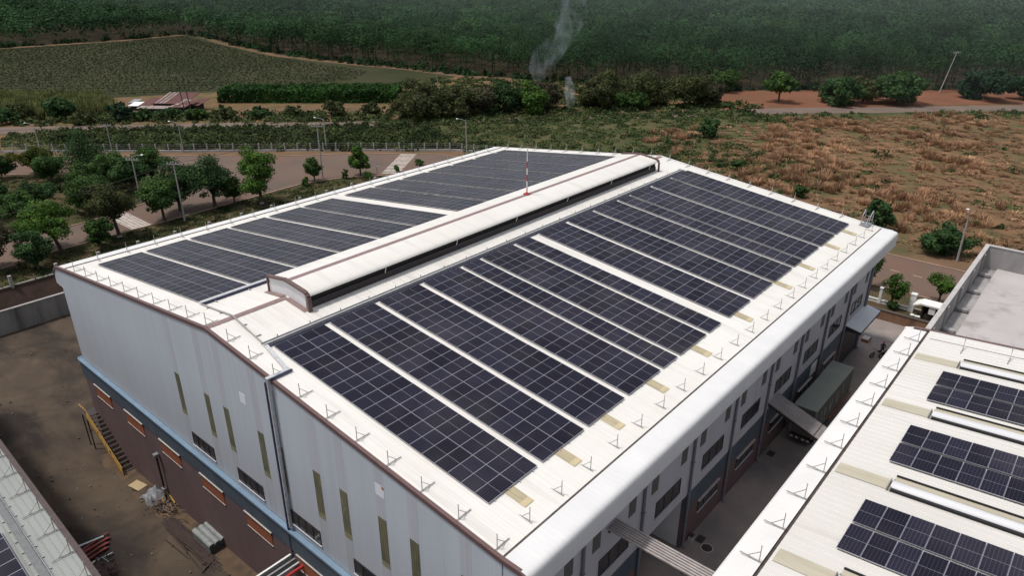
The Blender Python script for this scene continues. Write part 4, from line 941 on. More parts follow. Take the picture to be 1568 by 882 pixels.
# fence along the diagonal road
FL = [(-70, 260), (-20, 204), (26.4, 153.6), (36.6, 142.8), (56.7, 119.8), (77.6, 97.7), (97.9, 74.2), (103, 62)]
fe = thing('boundary_fence', 'long fence of slim concrete posts and wires along the far road', 'fence', (56, 120, GZ))
m_ = MB()
for a, b in zip(FL, FL[1:]): m_.bar((*a, GZ + .2), (*b, GZ + .2), .3, .5)
m_.build('base_wall', CONC, fe)
m_ = MB()
for h in (.9, 1.35, 1.75):
    for a, b in zip(FL, FL[1:]): m_.bar((*a, GZ + h), (*b, GZ + h), .03, .03)
m_.build('wire', ROD, fe)
dist = 0
for a, b in zip(FL, FL[1:]):
    a = np.array(a); b = np.array(b); L_ = np.linalg.norm(b - a); d = dist
    while d < L_:
        p = a + (b - a) * d / L_; MB().box(p[0] - .11, p[0] + .11, p[1] - .11, p[1] + .11, GZ, GZ + 1.95).build('post', CPOLE, fe); d += 3.0
    dist = d - L_

# front boundary by the gate
fw2 = thing('front_wall', 'low rust-stained wall at the end of the alley', 'wall', (71.4, -32, GZ))
MB().box(71.2, 71.5, -50, -20, GZ - .2, -17.02).build('wall', RUSTW, fw2); MB().box(71.14, 71.56, -50, -20, -17.018, -16.9).build('coping', mat('coping_dark', (.10, .085, .075), rough=.9), fw2)
pbd = sheet('planting_bed_ground', [(71.5, -50), (74.6, -50), (74.6, -20), (71.5, -20)], -17.06, mat('bed_earth', (.085, .055, .035), (.06, .055, .025), scale=.8, rough=1))
MB().box(74.6, 74.8, -50, -20, GZ - .1, -17.05).build('planting_bed_kerb', CONC)['kind'] = 'structure'
ff = thing('white_fence', 'white fence of square posts and low rails between the alley end and the road', 'fence', (73.4, -28, -17))
m_ = MB(); m_.box(73.3, 73.5, -20, -31.0, -16.7, -16.5); m_.box(73.33, 73.47, -20, -31.0, -17.05, -16.9); m_.build('rail', PWHITE, ff)
for y, w in ((-23.6, .16), (-27.4, .16), (-31.2, .3)): p_ = MB(); p_.box(73.4 - w, 73.4 + w, y - w, y + w, -17.06, -15.0 if w < .2 else -14.7); p_.box(73.35 - w, 73.45 + w, y - w - .05, y + w + .05, -14.99 if w < .2 else -14.69, -14.85 if w < .2 else -14.55); p_.build('post', PWHITE, ff)
m_ = MB()
for y in np.arange(-20.3, -31, -.3): m_.box(73.39, 73.41, y, y - .02, -16.5, -15.2)
m_.build('bar', ROD, ff)
gk = thing('gate_kiosk', 'small gate shelter with white roof and dark open front', 'gate shelter', (72.5, -34, -17))
m_ = MB(); m_.prism([(-31.6, -15.35), (-32.4, -14.95), (-37.0, -14.95), (-37.0, -15.15), (-32.4, -15.15), (-31.6, -15.5)], 'X', 71.7, 73.6); m_.build('roof', PWHITE, gk)
m_ = MB(); m_.box(71.9, 72.1, -32.6, -32.8, -17.05, -15.16); m_.box(73.2, 73.4, -32.6, -32.8, -17.05, -15.16); m_.box(73.3, 73.42, -32.81, -36.8, -17.05, -15.16); m_.build('wall', SHEDW, gk)
MB().box(71.8, 72.3, -33.4, -34.1, -16.1, -15.3).build('white_box', PWHITE, gk); MB().box(72.0, 73.0, -33.0, -35.5, -17.05, -16.3).build('counter', IRON, gk)
for i, (y, s) in enumerate(((-31.75, .25), (-32.2, .2), (-32.5, .22))): t = thing('white_sack', ['largest', 'smallest', 'middle-sized'][i] + ' white sack in front of the gate shelter', 'sack', (72.0, y, -17)); b_ = MB(); b_.ball((0, 0, s * .6), s, 8, 5, sc=(1, 1.2, .7)); b_.build('bag', PWHITE, t, local=True, smooth=True); MB().tube([(0, 0, s * 1.0), (0, 0, s * 1.25)], [s * .25, s * .1], 6).build('knot', HOOD, t, local=True)

# ------------------------------------------------------------------ poles and lamps
def pole(name, label, base, h, lean, kind, group, mt=CPOLE):
    t = thing(name, label, 'street lamp' if 'lamp' in kind else 'utility pole', (*base, GZ), group)
    lx, ly = lean; top = Vector((lx, ly, h))
    MB().tube([(0, 0, 0), top], [.17 if h > 7 else .12, .10 if h > 7 else .07], 8).build('shaft', mt, t, local=True)
    d = Vector((.65, -.76, 0))
    if 'lamp' in kind:
        s = -1 if 'left' in kind else 1
        if 'top' in kind: s = 0
        e = top + d * 2.0 * s + Vector((0, 0, .45)) if s else top + Vector((-.4, .3, .15))
        MB().tube([top, (top + e) / 2 + Vector((0, 0, .12)), e], .06, 6).build('arm', mt, t, local=True)
        b = MB(); b.ball(e, .27 if h > 6 and s else .24, 8, 5, sc=(1, 1, .4)); b.build('lamp_head', LWHITE, t, local=True, smooth=True)
    if 'cross' in kind:
        b = MB(); b.bar(top - d * 1.2 - Vector((0, 0, .5)), top + d * 1.2 - Vector((0, 0, .5)), .14, .16); b.build('crossarm', mt, t, local=True)
        for k in (-1, -.4, .4, 1): MB().tube([top + d * k - Vector((0, 0, .42)), top + d * k - Vector((0, 0, .1))], .06, 6).build('insulator', LIGHTP, t, local=True)
    return t, Vector((*base, GZ)) + top
tops = {}
# lean of the photo's wide lens is not reproduced: the poles stand nearly upright
for key, nm, lab, base, h, lean, kind in (
    ('P1', 'street_lamp', 'tall concrete lamp pole with crossarm on the median above the striped crossing', (31.1, 91.1), 8.6, (.1, .2), 'lamp cross'),
    ('P2', 'utility_pole', 'concrete pole with crossarm on the verge among the two roundest trees', (31.3, 74.9), 10.6, (.1, .3), 'cross'),
    ('P3', 'utility_pole', 'grey pole with crossarm beside the boundary fence behind the dark conical tree', (44.1, 134.7), 6.6, (.1, .2), 'cross'),
    ('P4', 'street_lamp', 'slim lamp pole beside the boundary fence in front of the farmhouse', (54.7, 121.3), 6.8, (.1, .2), 'lamp left'),
    ('P5', 'street_lamp', 'slim lamp pole beside the boundary fence at the cane patch', (34.4, 151.9), 5.4, (.1, .2), 'lamp left'),
    ('P6', 'utility_pole', 'tall pole with crossarm on the verge beside the narrow tree', (63.2, 78.9), 11.2, (.2, .3), 'cross'),
    ('P7', 'street_lamp', 'lamp pole beside the boundary fence behind the tall crossarm pole', (78.2, 98), 7.2, (.1, .2), 'lamp left'),
    ('P8', 'street_lamp', 'lamp pole beyond the far roof corner at the fence end', (97.8, 70.6), 7.6, (.1, .2), 'lamp left'),
    ('P9', 'utility_pole', 'lone thin pole beyond the hedge at the bare earth path', (153.5, 138), 6.6, (.2, .2), ''),
    ('P10', 'utility_pole', 'thin pole at the forest edge above the olive trees', (227.1, 81.7), 9.3, (.2, .2), 'cross'),
    ('P11', 'utility_pole', 'pale leaning pole on the red earth at the forest edge', (262, 6.8), 13.4, (2.9, -1.8), 'cross'),
    ('P12', 'street_lamp', 'white lamp post standing at the big round bush in the scrub', (99.5, -31.5), 8.2, (.1, .1), 'lamp top'),
    ('H1', 'utility_pole', 'dark twin pole of the pair before the farmhouse, with crossarm', (76.7, 163.3), 11.2, (-.4, .5), 'cross'),
    ('H2', 'utility_pole', 'plain twin pole of the pair before the farmhouse', (78.2, 162.2), 10.6, (-.6, .7), '')):
    o, tp_ = pole(nm, lab, base, h, lean, kind, 'street lamps' if nm == 'street_lamp' else 'utility poles', CPOLE if key not in ('H1', 'H2') else BARK); tops[key] = tp_
def wire(label, a, b, sag=.8):
    a = Vector(a); b = Vector(b); pts = [a.lerp(b, i / 10) - Vector((0, 0, sag * 4 * (i / 10) * (1 - i / 10))) for i in range(11)]
    w = MB(); w.tube(pts, .035, 4); tag(w.build('power_line', IRON), label, 'power line', 'power lines')
z5 = Vector((0, 0, -.3))
wire('power line from the crossarm pole in the trees to the pole at the slim tree', tops['P2'] + z5, tops['P6'] + z5)
wire('power line from the crossarm pole in the trees toward the frame edge', tops['P2'] + z5, (-30, 71, -9.2), 1.5)
wire('power line from the fence pole at the conical tree along the boundary fence', tops['P3'] + z5, (78.2, 97, -12.6), 1.2)
wire('power line from the fence pole at the conical tree toward the frame edge', tops['P3'] + z5, (0, 182, -12.2), 1.2)
wire('power line between the two poles at the forest edge', tops['P10'] + z5, tops['P11'] + z5, 1.5)
t = thing('road_sign', 'small dark signpost on the verge near the second striped crossing', 'sign', (72, 72.0, GZ)); MB().tube([(0, 0, 0), (0, 0, 1.9)], .05, 6).build('post', IRON, t, local=True); MB().bar((-.25, .3, 1.85), (.25, -.3, 1.85), .06, .35).build('plate', LIGHTP, t, local=True)

# ------------------------------------------------------------------ farmhouse and sheds
fh = thing('farmhouse', 'old farmhouse with rusty red sheet roofs and patched pale sheets', 'farmhouse', (80, 174, GZ))
def roofq(nm, P, m): return MB().add(P, [(0, 1, 2, 3)]).build(nm, m, fh)
d1 = np.array((.62, -.79)); d2 = np.array((.79, .62))           # along the ridge (picture horizontal) and away from the viewer
def fp(u, v, z): p = np.array((75.2, 172.2)) + (d1 * (u - 1.5) + d2 * v) * .70; return (p[0], p[1], GZ + z * .85)
def fbox(nm, u0, u1, v0, v1, z0, z1, m, par=fh):
    vs = [fp(u, v, z) for z in (z0, z1) for u, v in ((u0, v0), (u1, v0), (u1, v1), (u0, v1))]
    return MB().add(vs, [(3, 2, 1, 0), (4, 5, 6, 7), (0, 1, 5, 4), (1, 2, 6, 5), (2, 3, 7, 6), (3, 0, 4, 7)]).build(nm, m, par)
def fslope(nm, u0, u1, v0, v1, z0, z1, m, skew=0.0):
    a = [fp(u0, v0, z0), fp(u1, v0, z0), fp(u1 + skew, v1, z1), fp(u0 + skew, v1, z1)]; b = [(p[0], p[1], p[2] - .12) for p in a]
    return MB().add(a + b, [(0, 1, 2, 3), (7, 6, 5, 4), (0, 4, 5, 1), (1, 5, 6, 2), (2, 6, 7, 3), (3, 7, 4, 0)]).build(nm, m, fh)
fbox('wall', -4, 9, 1.2, 9, 0, 2.4, SHEDW); fbox('wall', 6, 12, -1.5, 4, 0, 2.0, SHEDW); fbox('wall', -8, 3, -3, 0, 0, 1.4, SHEDW)
m1 = fslope('roof', -3.5, 10, .5, 9.5, 2.6, 5.2, REDROOF, 3.0)
for u, m in ((-3.0, PALER), (-1.2, PALER), (.4, PALER)):
    a = [fp(u, .6, 2.66), fp(u + .9, .6, 2.66), fp(u + 3.9, 9.4, 5.22), fp(u + 3.0, 9.4, 5.22)]; MB().add(a, [(0, 1, 2, 3)]).build('pale_sheet', m, m1)
m2 = fslope('roof', 4.5, 11.5, -3.2, 3.8, 1.9, 3.7, REDROOF, 3.5)
for u, v in ((4.8, -3), (6.5, -1.2), (7.8, .5), (8.2, 2.2), (10, 1.8), (9.2, -2.6)):
    a = [fp(u, v, 1.98 + (v + 3.2) * .257), fp(u + 1.5, v, 1.98 + (v + 3.2) * .257), fp(u + 2.1, v + 1.4, 1.98 + (v + 4.6) * .257), fp(u + .6, v + 1.4, 1.98 + (v + 4.6) * .257)]; MB().add(a, [(0, 1, 2, 3)]).build('pale_sheet', PALER, m2)
fslope('lean_to_roof', -9, 4, -3.6, -.6, 1.5, 2.0, PALER, .8); fslope('roof', -9.5, -5, 1, 7, 2.0, 3.6, REDROOF, 2.2)
fslope('roof', 12.2, 15.5, 1, 7.5, 2.0, 3.4, REDROOF, 2.4); fbox('wall', 12.5, 15, 2, 7, 0, 1.9, SHEDW)
for i, (u, v, w, h, lab) in enumerate(((-14.5, 1.5, 3.6, 1.6, 'small shed with bright white sheet roof left of the farmhouse'), (-16.5, 5.5, 2.6, 2.0, 'small shed with grey sheet roof behind the white-roofed shed'))):
    p = fp(u, v, 0); t = thing('shed', lab, 'shed', p, 'sheds beside the farmhouse')
    fbox('wall', u, u + w, v, v + 3, 0, h, SHEDW, t)
    a = [fp(u - .4, v - .5, h), fp(u + w + .4, v - .5, h), fp(u + w + 1.4, v + 3.6, h + .8), fp(u + .6, v + 3.6, h + .8)]; b = [(q_[0], q_[1], q_[2] - .1) for q_ in a]
    MB().add(a + b, [(0, 1, 2, 3), (7, 6, 5, 4), (0, 4, 5, 1), (1, 5, 6, 2), (2, 6, 7, 3), (3, 7, 4, 0)]).build('roof', PWHITE if i == 0 else SHEET, t)

# ------------------------------------------------------------------ vegetation
def leaf_quads(rng, C, N_, size, jit=.55):
    """one small quad per centre C, facing N_ with jitter"""
    n = len(C)
    nn = N_ + rng.normal(0, jit, (n, 3)); nn /= np.linalg.norm(nn, axis=1)[:, None] + 1e-9
    r = rng.normal(0, 1, (n, 3)); u = np.cross(nn, r); u /= np.linalg.norm(u, axis=1)[:, None] + 1e-9; w = np.cross(nn, u)
    s = (size * rng.uniform(.6, 1.3, n))[:, None] if np.ndim(size) == 0 else size[:, None]
    asp = rng.uniform(.5, .9, n)[:, None]
    V = np.stack([C - u * s, C - w * s * asp, C + u * s, C + w * s * asp], 1).reshape(-1, 3)
    return V
def np_mesh(name, V, m, k=4, tint=None, F_=None):
    me = bpy.data.meshes.new(name); nv = len(V); nf = nv // k
    me.vertices.add(nv); me.vertices.foreach_set('co', np.ascontiguousarray(V, dtype=np.float32).ravel())
    me.loops.add(nv); me.loops.foreach_set('vertex_index', np.arange(nv, dtype=np.int32))
    me.polygons.add(nf); me.polygons.foreach_set('loop_start', np.arange(0, nv, k, dtype=np.int32)); me.polygons.foreach_set('loop_total', np.full(nf, k, dtype=np.int32))
    me.materials.append(m)
    if tint is not None:
        at = me.attributes.new('tint', 'FLOAT', 'FACE'); at.data.foreach_set('value', np.asarray(tint, dtype=np.float32))
    me.update(calc_edges=True); me.validate(); return me
def crown_points(rng, h, w, style, leaf):
    """leaf centres and outward normals spread over clumps in the crown"""
    r = w / 2
    if style == 'cone': z0, z1 = .12 * h, h
    elif style == 'spread': z0, z1 = .36 * h, h
    elif style == 'bush': z0, z1 = .02 * h, h
    else: z0, z1 = .17 * h, h
    cz, rz2 = (z0 + z1) / 2, (z1 - z0) / 2
    nl = {'cone': 36, 'spread': 30, 'bush': 26}.get(style, 34)
    Cs = []
    for i in range(nl):
        while True:
            p = rng.uniform(-1, 1, 3)
            if np.linalg.norm(p) < 1: break
        p = p / max(np.linalg.norm(p), .3) * rng.uniform(.35, .92)
        if style == 'cone':
            t = rng.uniform(0, 1) ** 1.3; rr = (1 - t) * .78 + .05; a = rng.uniform(0, 6.28); c = np.array((math.cos(a) * rr * r * rng.uniform(.5, 1), math.sin(a) * rr * r * rng.uniform(.5, 1), z0 + t * (z1 - z0) * .92)); lr = r * (.50 * (1 - t) + .17)
        else:
            c = np.array((p[0] * r, p[1] * r, cz + p[2] * rz2)); lr = rng.uniform(.17, .46) * min(r, rz2 * 1.4)
            if style == 'bush': c[2] = max(c[2], lr * .5)
        Cs.append((c, lr))
    P = []; Nn = []
    for c, lr in Cs:
        k = int(max(20, 8.5 * lr * lr / (leaf * leaf)))
        d = rng.normal(0, 1, (k, 3)); d /= np.linalg.norm(d, axis=1)[:, None]
        rad = lr * (1 - np.abs(rng.normal(0, .28, k)))[:, None] * np.array((1.05, 1.05, .78)) * rng.uniform(.85, 1.2, k)[:, None]
        P.append(c + d * rad); Nn.append(d + np.array((0, 0, .35)))
    return np.concatenate(P), np.concatenate(Nn), Cs
def tree(name, label, cat, x, y, h, w, style, leafm, group, seed, z=GZ, leaf=None, lean=(0, 0), whitebase=False, maxleaf=5200):
    rng = np.random.default_rng(seed)
    dd = math.hypot(x + 22, y + 46)
    lf = leaf or max(.15, min(.6, dd * .0021))
    P, Nn, Cs = crown_points(rng, h, w, style, lf)
    if len(P) > maxleaf: k = rng.permutation(len(P))[:maxleaf]; P, Nn = P[k], Nn[k]
    P = P + np.array((lean[0], lean[1], 0)) * (P[:, 2:3] / h)
    t = thing(name, label, cat, (x, y, z), group)
    V = leaf_quads(rng, P, Nn, lf)
    V[:, 2] = np.maximum(V[:, 2], .03)
    link('crown', np_mesh('crown', V, leafm), t, True)
    tk_ = MB(); r0 = max(.07, .020 * h + .012 * w) * (.6 if style == 'bush' else 1)
    mid = Vector((lean[0] * .3, lean[1] * .3, h * .32)); topv = Vector((lean[0] * .8, lean[1] * .8, h * .8))
    tk_.tube([(0, 0, -.1), (lean[0] * .1, lean[1] * .1, h * .12), mid, topv], [r0 * 1.25, r0, r0 * .8, r0 * .25], 7)
    for c, lr in Cs[::3]:
        tk_.tube([mid * rng.uniform(.75, 1.0), (mid + Vector(c)) / 2 + Vector((0, 0, -.1 * h * rng.uniform(0, 1))), Vector(c) + Vector((lean[0], lean[1], 0)) * (c[2] / h)], [r0 * .45, r0 * .3, r0 * .1], 5)
    o = tk_.build('trunk' if style != 'bush' else 'stem', BARK, t, local=True, smooth=True)
    if whitebase: MB().tube([(0, 0, .0), (lean[0] * .05, lean[1] * .05, .45)], [r0 * 1.36, r0 * 1.2], 7).build('painted_base', CPOLE, t, local=True)
    return t
B_ = LEAF
# near trees on the verge and the median: x, y, height, crown width
for i, (lab, x, y, h, w, st_, lm, le) in enumerate((
    ('small dark round tree beside the far road near the frame edge', 19.4, 128.3, 4.6, 4.2, 'round', 'dark', (0, 0)),
    ('loose yellow-green tree behind the small round tree on the median', 24.9, 125.9, 5.8, 6.4, 'spread', 'yellow', (0, 0)),
    ('round tree with bare stem in front of the yellow-green tree', 25.4, 118.5, 5.3, 5.4, 'round', 'mid', (0, 0)),
    ('tall dark conical tree beside the far road', 30.9, 115.5, 10.2, 9.6, 'cone', 'dark', (0, 0)),
    ('small green tree just below the conical tree', 26.6, 102.4, 5.8, 5.0, 'round', 'mid', (0, 0)),
    ('wide leafy tree in the middle of the median lawn', 22.0, 91.8, 6.4, 6.4, 'round', 'mid', (0, 0)),
    ('fresh green tree behind the crossarm lamp pole', 32.0, 104.7, 6.6, 5.2, 'round', 'mid', (0, 0)),
    ('dark tree at the foot of the crossarm lamp pole', 32.9, 98.6, 6.2, 5.8, 'round', 'dark', (0, 0)),
    ('broad green tree at the tip of the median', 37.4, 99.6, 6.8, 6.2, 'spread', 'mid', (0, 0)),
    ('large sprawling tree with white painted foot at the striped crossing', 20.4, 75.3, 9.0, 6.6, 'spread', 'olive', (-.7, .5)),
    ('small upright tree on the verge near the roof edge', 16.3, 72.4, 5.0, 4.0, 'round', 'mid', (0, 0)),
    ('umbrella-shaped tree with a leaning trunk on the verge', 11.6, 75.2, 7.6, 8.6, 'spread', 'bright', (-1.6, 1.4)),
    ('dense dark bushy tree at the yard corner of the roof', 6.8, 70.9, 5.5, 4.2, 'round', 'dark', (0, 0)),
    ('dry brown tree at the frame edge above the retaining wall', 2.4, 75.6, 7.6, 6.4, 'round', 'brown', (0, 0)),
    ('spreading tree with grey-green crown on the median lawn', 15.8, 97.6, 5.8, 6.6, 'spread', 'dark', (0, 0)),
    ('low flat tree behind the umbrella-shaped tree', 12.1, 93.2, 5.4, 6.0, 'spread', 'mid', (0, 0)),
    ('shady tree at the frame edge on the median', 10.5, 101.2, 7.2, 5.4, 'round', 'dark', (0, 0)),
    ('bright leafy tree in front of the crossarm pole on the verge', 29.0, 77.6, 7.6, 6.0, 'round', 'mid', (0, 0)),
    ('dark wide tree behind the crossarm pole on the verge', 33.6, 81.0, 8.8, 7.2, 'round', 'dark', (0, 0)),
    ('largest round tree on the verge, beside the crossarm pole', 38.9, 78.4, 8.6, 7.6, 'round', 'dark', (0, 0)),
    ('low side shoot tree between the two largest verge trees', 42.2, 77.2, 5.2, 3.8, 'round', 'mid', (0, 0)),
    ('tall fresh green tree with white painted foot on the verge', 45.4, 73.2, 9.9, 6.6, 'round', 'bright', (0, .3)),
    ('slim young tree beside the tall crossarm pole', 60.7, 78.2, 4.7, 3.0, 'round', 'mid', (0, 0)),
    ('young rounded tree near the second striped crossing', 69.7, 74.6, 6.0, 3.7, 'round', 'bright', (0, 0)))):
    tree('tree', lab, 'tree', x, y, h * 1.08, w * 1.17, st_, B_[lm], 'trees along the road', 100 + i, whitebase='painted' in lab, lean=le, leaf=.19, maxleaf=9000)
for i, (lab, x, y, h, w, lm) in enumerate((
    ('sapling on the verge between the slim tree and the second crossing', 66.1, 75.0, 2.2, 1.5, 'bright'), ('sapling below the slim young tree', 57.7, 77.0, 1.9, 1.8, 'bright'), ('sapling behind the small signpost', 69.5, 71.9, 1.5, 1.7, 'bright'),
    ('sapling in front of the second crossing', 76.6, 71.0, 1.5, 1.4, 'bright'), ('broad low sapling past the second crossing', 83.6, 71.6, 1.5, 2.8, 'mid'),
    ('pale leafy plant at the frame edge of the median', 19.2, 114.5, 2.2, 1.8, 'yellow'), ('pale leafy plant in the middle of the median row', 21.8, 111.5, 2.0, 2.0, 'yellow'), ('pale leafy plant below the conical tree', 24.0, 109.5, 1.8, 1.8, 'olive'))):
    tree('young_plant', lab, 'plant', x, y, h, w, 'bush', B_[lm], 'young plants along the road', 300 + i, leaf=.16)
for i, (lab, x, y, h, w, st_, lm, z) in enumerate((
    ('young bright tree inside the white fence', 73.0, -28.9, 4.6, 2.9, 'round', 'bright', -17.05), ('loose young tree behind the gate shelter', 81.0, -33.0, 4.8, 3.6, 'spread', 'bright', GZ), ('tree showing under the far eave corner of the big roof', 80.4, -24.0, 5.0, 3.4, 'spread', 'mid', GZ))):
    tree('tree', lab, 'tree', x, y, h, w, st_, B_[lm], 'trees by the gate', 400 + i, z=z, leaf=.13, maxleaf=2300)
tree('low_shrub', 'low green shrub at the wall below the young bright tree', 'shrub', 72.5, -29.2, 1.0, 1.8, 'bush', B_['mid'], None, 410, z=-17.05, leaf=.12)
for i, (lab, x, y, h, w, lm) in enumerate((
    ('bush showing just past the far roof corner', 106.8, -17.8, 5.2, 4.8, 'dark'), ('big round dark bush beside the white lamp post', 101.6, -29.5, 4.6, 7.4, 'dark'), ('small green bush near the roof edge in the dry grass', 115.5, -1.2, 2.4, 2.8, 'mid'),
    ('dark upright bush alone in the green scrub', 150.3, 35.4, 5.0, 5.4, 'dark'), ('low green bush among the dry tussocks', 127.2, 16.8, 1.8, 3.4, 'mid'), ('low bush beside the road past the roof corner', 98.6, -20.5, 1.9, 3.4, 'olive'))):
    tree('bush', lab, 'bush', x, y, h, w, 'bush', B_[lm], 'bushes in the scrub', 500 + i)
for i, (lab, x, y, h, w, st_, lm) in enumerate((
    ('far tree with a crooked trunk on the red earth', 209.6, 41.3, 9.6, 10.5, 'spread', 'mid'), ('far wide dark tree on the red earth at the dirt road', 217.5, 25.7, 9.1, 12.6, 'bush', 'dark'), ('far small tree between two wide trees at the dirt road', 226.9, 21.0, 8.0, 9.6, 'round', 'olive'),
    ('far broadest tree on the red earth at the dirt road', 232, 12.5, 10.3, 15.6, 'bush', 'dark'), ('far dome-shaped tree past the leaning pole', 257.9, -6.9, 10.2, 15.9, 'bush', 'blue'), ('far tree at the frame edge past the dome-shaped tree', 266.8, -17, 8.6, 10.6, 'bush', 'dark'))):
    tree('far_tree', lab, 'tree', x, y, h, w, st_, B_[lm], 'trees on the red earth', 600 + i, leaf=.42, maxleaf=7000)
for i, (lab, x, y, h, w, lm) in enumerate((
    ('broad brownish tree at the end of the long hedge', 116.8, 108, 9.0, 14.2, 'olive'), ('brownish tree right behind the broad brownish tree', 125.3, 100.9, 7.6, 12.3, 'olive'), ('olive tree with thin crown beyond the lamp pole at the fence end', 133.7, 99.8, 7.4, 9.5, 'brown'),
    ('bright green round tree below the smoke plume', 144.5, 88.9, 7.8, 9.2, 'bright'), ('dark tree left of the bright green round tree', 139.2, 95.3, 6.8, 8.9, 'dark'), ('grey-brown tree beside the small white smoke', 151.2, 89.5, 7.3, 8.2, 'brown'),
    ('olive tree just right of the small white smoke', 163.2, 79.2, 7.3, 10.6, 'olive'), ('low bright shrub-like tree in front of the large olive tree', 169.0, 70.0, 5.0, 8.0, 'mid'), ('large olive tree behind the low bright tree', 176.5, 70, 9.2, 13.8, 'olive'),
    ('dark olive tree at the start of the red earth', 184, 59, 8.3, 12.4, 'olive'), ('small tree at the forest edge behind the red earth', 215.5, 63.5, 6.9, 8.9, 'mid'), ('olive tree between the large olive tree and the small white smoke', 168.5, 80.5, 8.4, 11, 'olive'), ('thin olive tree at the red earth end of the tree row', 191, 57, 6.8, 9, 'brown'))):
    tree('far_tree', lab, 'tree', x, y, h * 1.18, w * 1.2, 'bush', B_[lm], 'trees along the dirt road', 700 + i, leaf=.34, maxleaf=7000)
for i, (lab, x, y, h, w, lm) in enumerate((
    ('bush alone in the dry grass in front of the hedge', 103.8, 128.3, 5.2, 6.4, 'olive'), ('wide bush in the dry grass near the hedge end', 112.4, 122.7, 3.4, 7.6, 'olive'), ('low bush at the dirt road before the dry grass', 95.6, 138.4, 3.0, 8.3, 'olive'), ('round bush at the dirt road right of the farmhouse', 88.6, 143.4, 3.2, 7.4, 'dark'),
    ('bush right of the farmhouse poles', 81, 149.8, 3.4, 6.3, 'olive'), ('dark tree-like bush left of the farmhouse', 60.5, 167.9, 5.8, 6.2, 'blue'), ('bush in front of the farmhouse lean-to', 65.3, 165, 2.9, 6.2, 'dark'), ('dark bush in front of the cane patch', 51.5, 185.2, 5.8, 9.3, 'dark'),
    ('bush at the frame edge before the cane patch', 43.3, 190.9, 4.8, 10.9, 'olive'), ('bush at the foot of the farmhouse poles', 71.3, 160.9, 3.1, 7.4, 'dark'), ('low bush at the frame edge beside the dirt road', 38.5, 188, 3.9, 7.1, 'dark'), ('flat bush beside the dirt road below the cane patch', 52.2, 172.2, 3.2, 7.1, 'olive'), ('bush right of the farmhouse foot', 75.6, 154.5, 3.1, 5.5, 'mid'))):
    tree('bush', lab, 'bush', x, y, h, w, 'bush', B_[lm], 'bushes around the farmhouse', 800 + i)

rng = np.random.default_rng(11)
def sample(poly, n, rng=rng):
    a = np.array(poly); lo, hi = a.min(0), a.max(0); out = np.zeros((0, 2))
    while len(out) < n:
        p = rng.uniform(lo, hi, (n * 2, 2)); out = np.concatenate([out, p[inpoly(p, poly)]])
    return out[:n]
def clumps(name, label, cat, pts, rad, hgt, leaves, size, m, tints=None, flat=.8):
    V = []; T = []
    for i, (x, y) in enumerate(pts):
        r, h = rad[i], hgt[i]; k = int(leaves)
        d = rng.normal(0, 1, (k, 3)); d[:, 2] = np.abs(d[:, 2]); d /= np.linalg.norm(d, axis=1)[:, None]
        C = d * np.array((r, r, h)) * rng.uniform(.5, 1.05, k)[:, None] + np.array((x, y, GZ + .02))
        V.append(leaf_quads(rng, C, d + np.array((0, 0, .3)), size)); tt = tints[i] if tints is not None else rng.uniform(0, 1); T.append(np.clip(np.full(k, tt) + rng.normal(0, .12, k), 0, 1))
    me = np_mesh(name, np.concatenate(V), m, tint=np.concatenate(T))
    return tag(link(name, me), label, cat, kind='stuff')
def noise2(P, s, seed=0):
    r = np.random.default_rng(seed); v = np.zeros(len(P))
    for k in range(7):
        a = r.uniform(0, 6.28); f = s * r.uniform(.5, 2.2); v += np.sin((P[:, 0] * math.cos(a) + P[:, 1] * math.sin(a)) * f + r.uniform(0, 6.28))
    return v / 7
AV = [(-60, 66), (74, 66), (81, 55), (82, -60), (96, -60), (96, 62), (92, 78), (20, 155), (-60, 240)]
scrub = [(97, 66), (99, 76), (28, 156), (34, 174), (54, 156), (73, 139), (94, 116), (121, 93), (140, 78), (196, 29), (249, -25), (330, -110), (300, -160), (99.5, -160)]
ps = sample(scrub, 7000)
d_road = ps[:, 0] + ps[:, 1]; gfac = np.clip((ps[:, 1] - 8) / 40, 0, 1) + .8 * noise2(ps, .09, 3) + .4 * noise2(ps, .3, 13) + .45 * np.clip((d_road - 200) / 25, 0, 1)
gp = ps[(gfac > .45) | (rng.uniform(0, 1, len(ps)) < .05)]
clumps('undergrowth', 'low green weeds and shrubs covering the scrub beyond the fence', 'undergrowth', gp, rng.uniform(.7, 2.4, len(gp)), rng.uniform(.2, 1.15, len(gp)) * (1 + .5 * noise2(gp, .1, 21)), 34, .30, B_['under'], tints=np.clip(.5 + .35 * noise2(gp, .08, 31) + rng.normal(0, .2, len(gp)), 0, 1))
rv = sample([(104, 107), (108, 117), (150, 80), (190, 44), (186, 36), (140, 76)], 420)
clumps('roadside_undergrowth', 'green growth overgrowing the middle of the dirt road', 'undergrowth', rv, rng.uniform(.8, 2.2, len(rv)), rng.uniform(.3, 1.3, len(rv)), 34, .32, B_['under'], tints=np.clip(rng.normal(.5, .25, len(rv)), 0, 1))
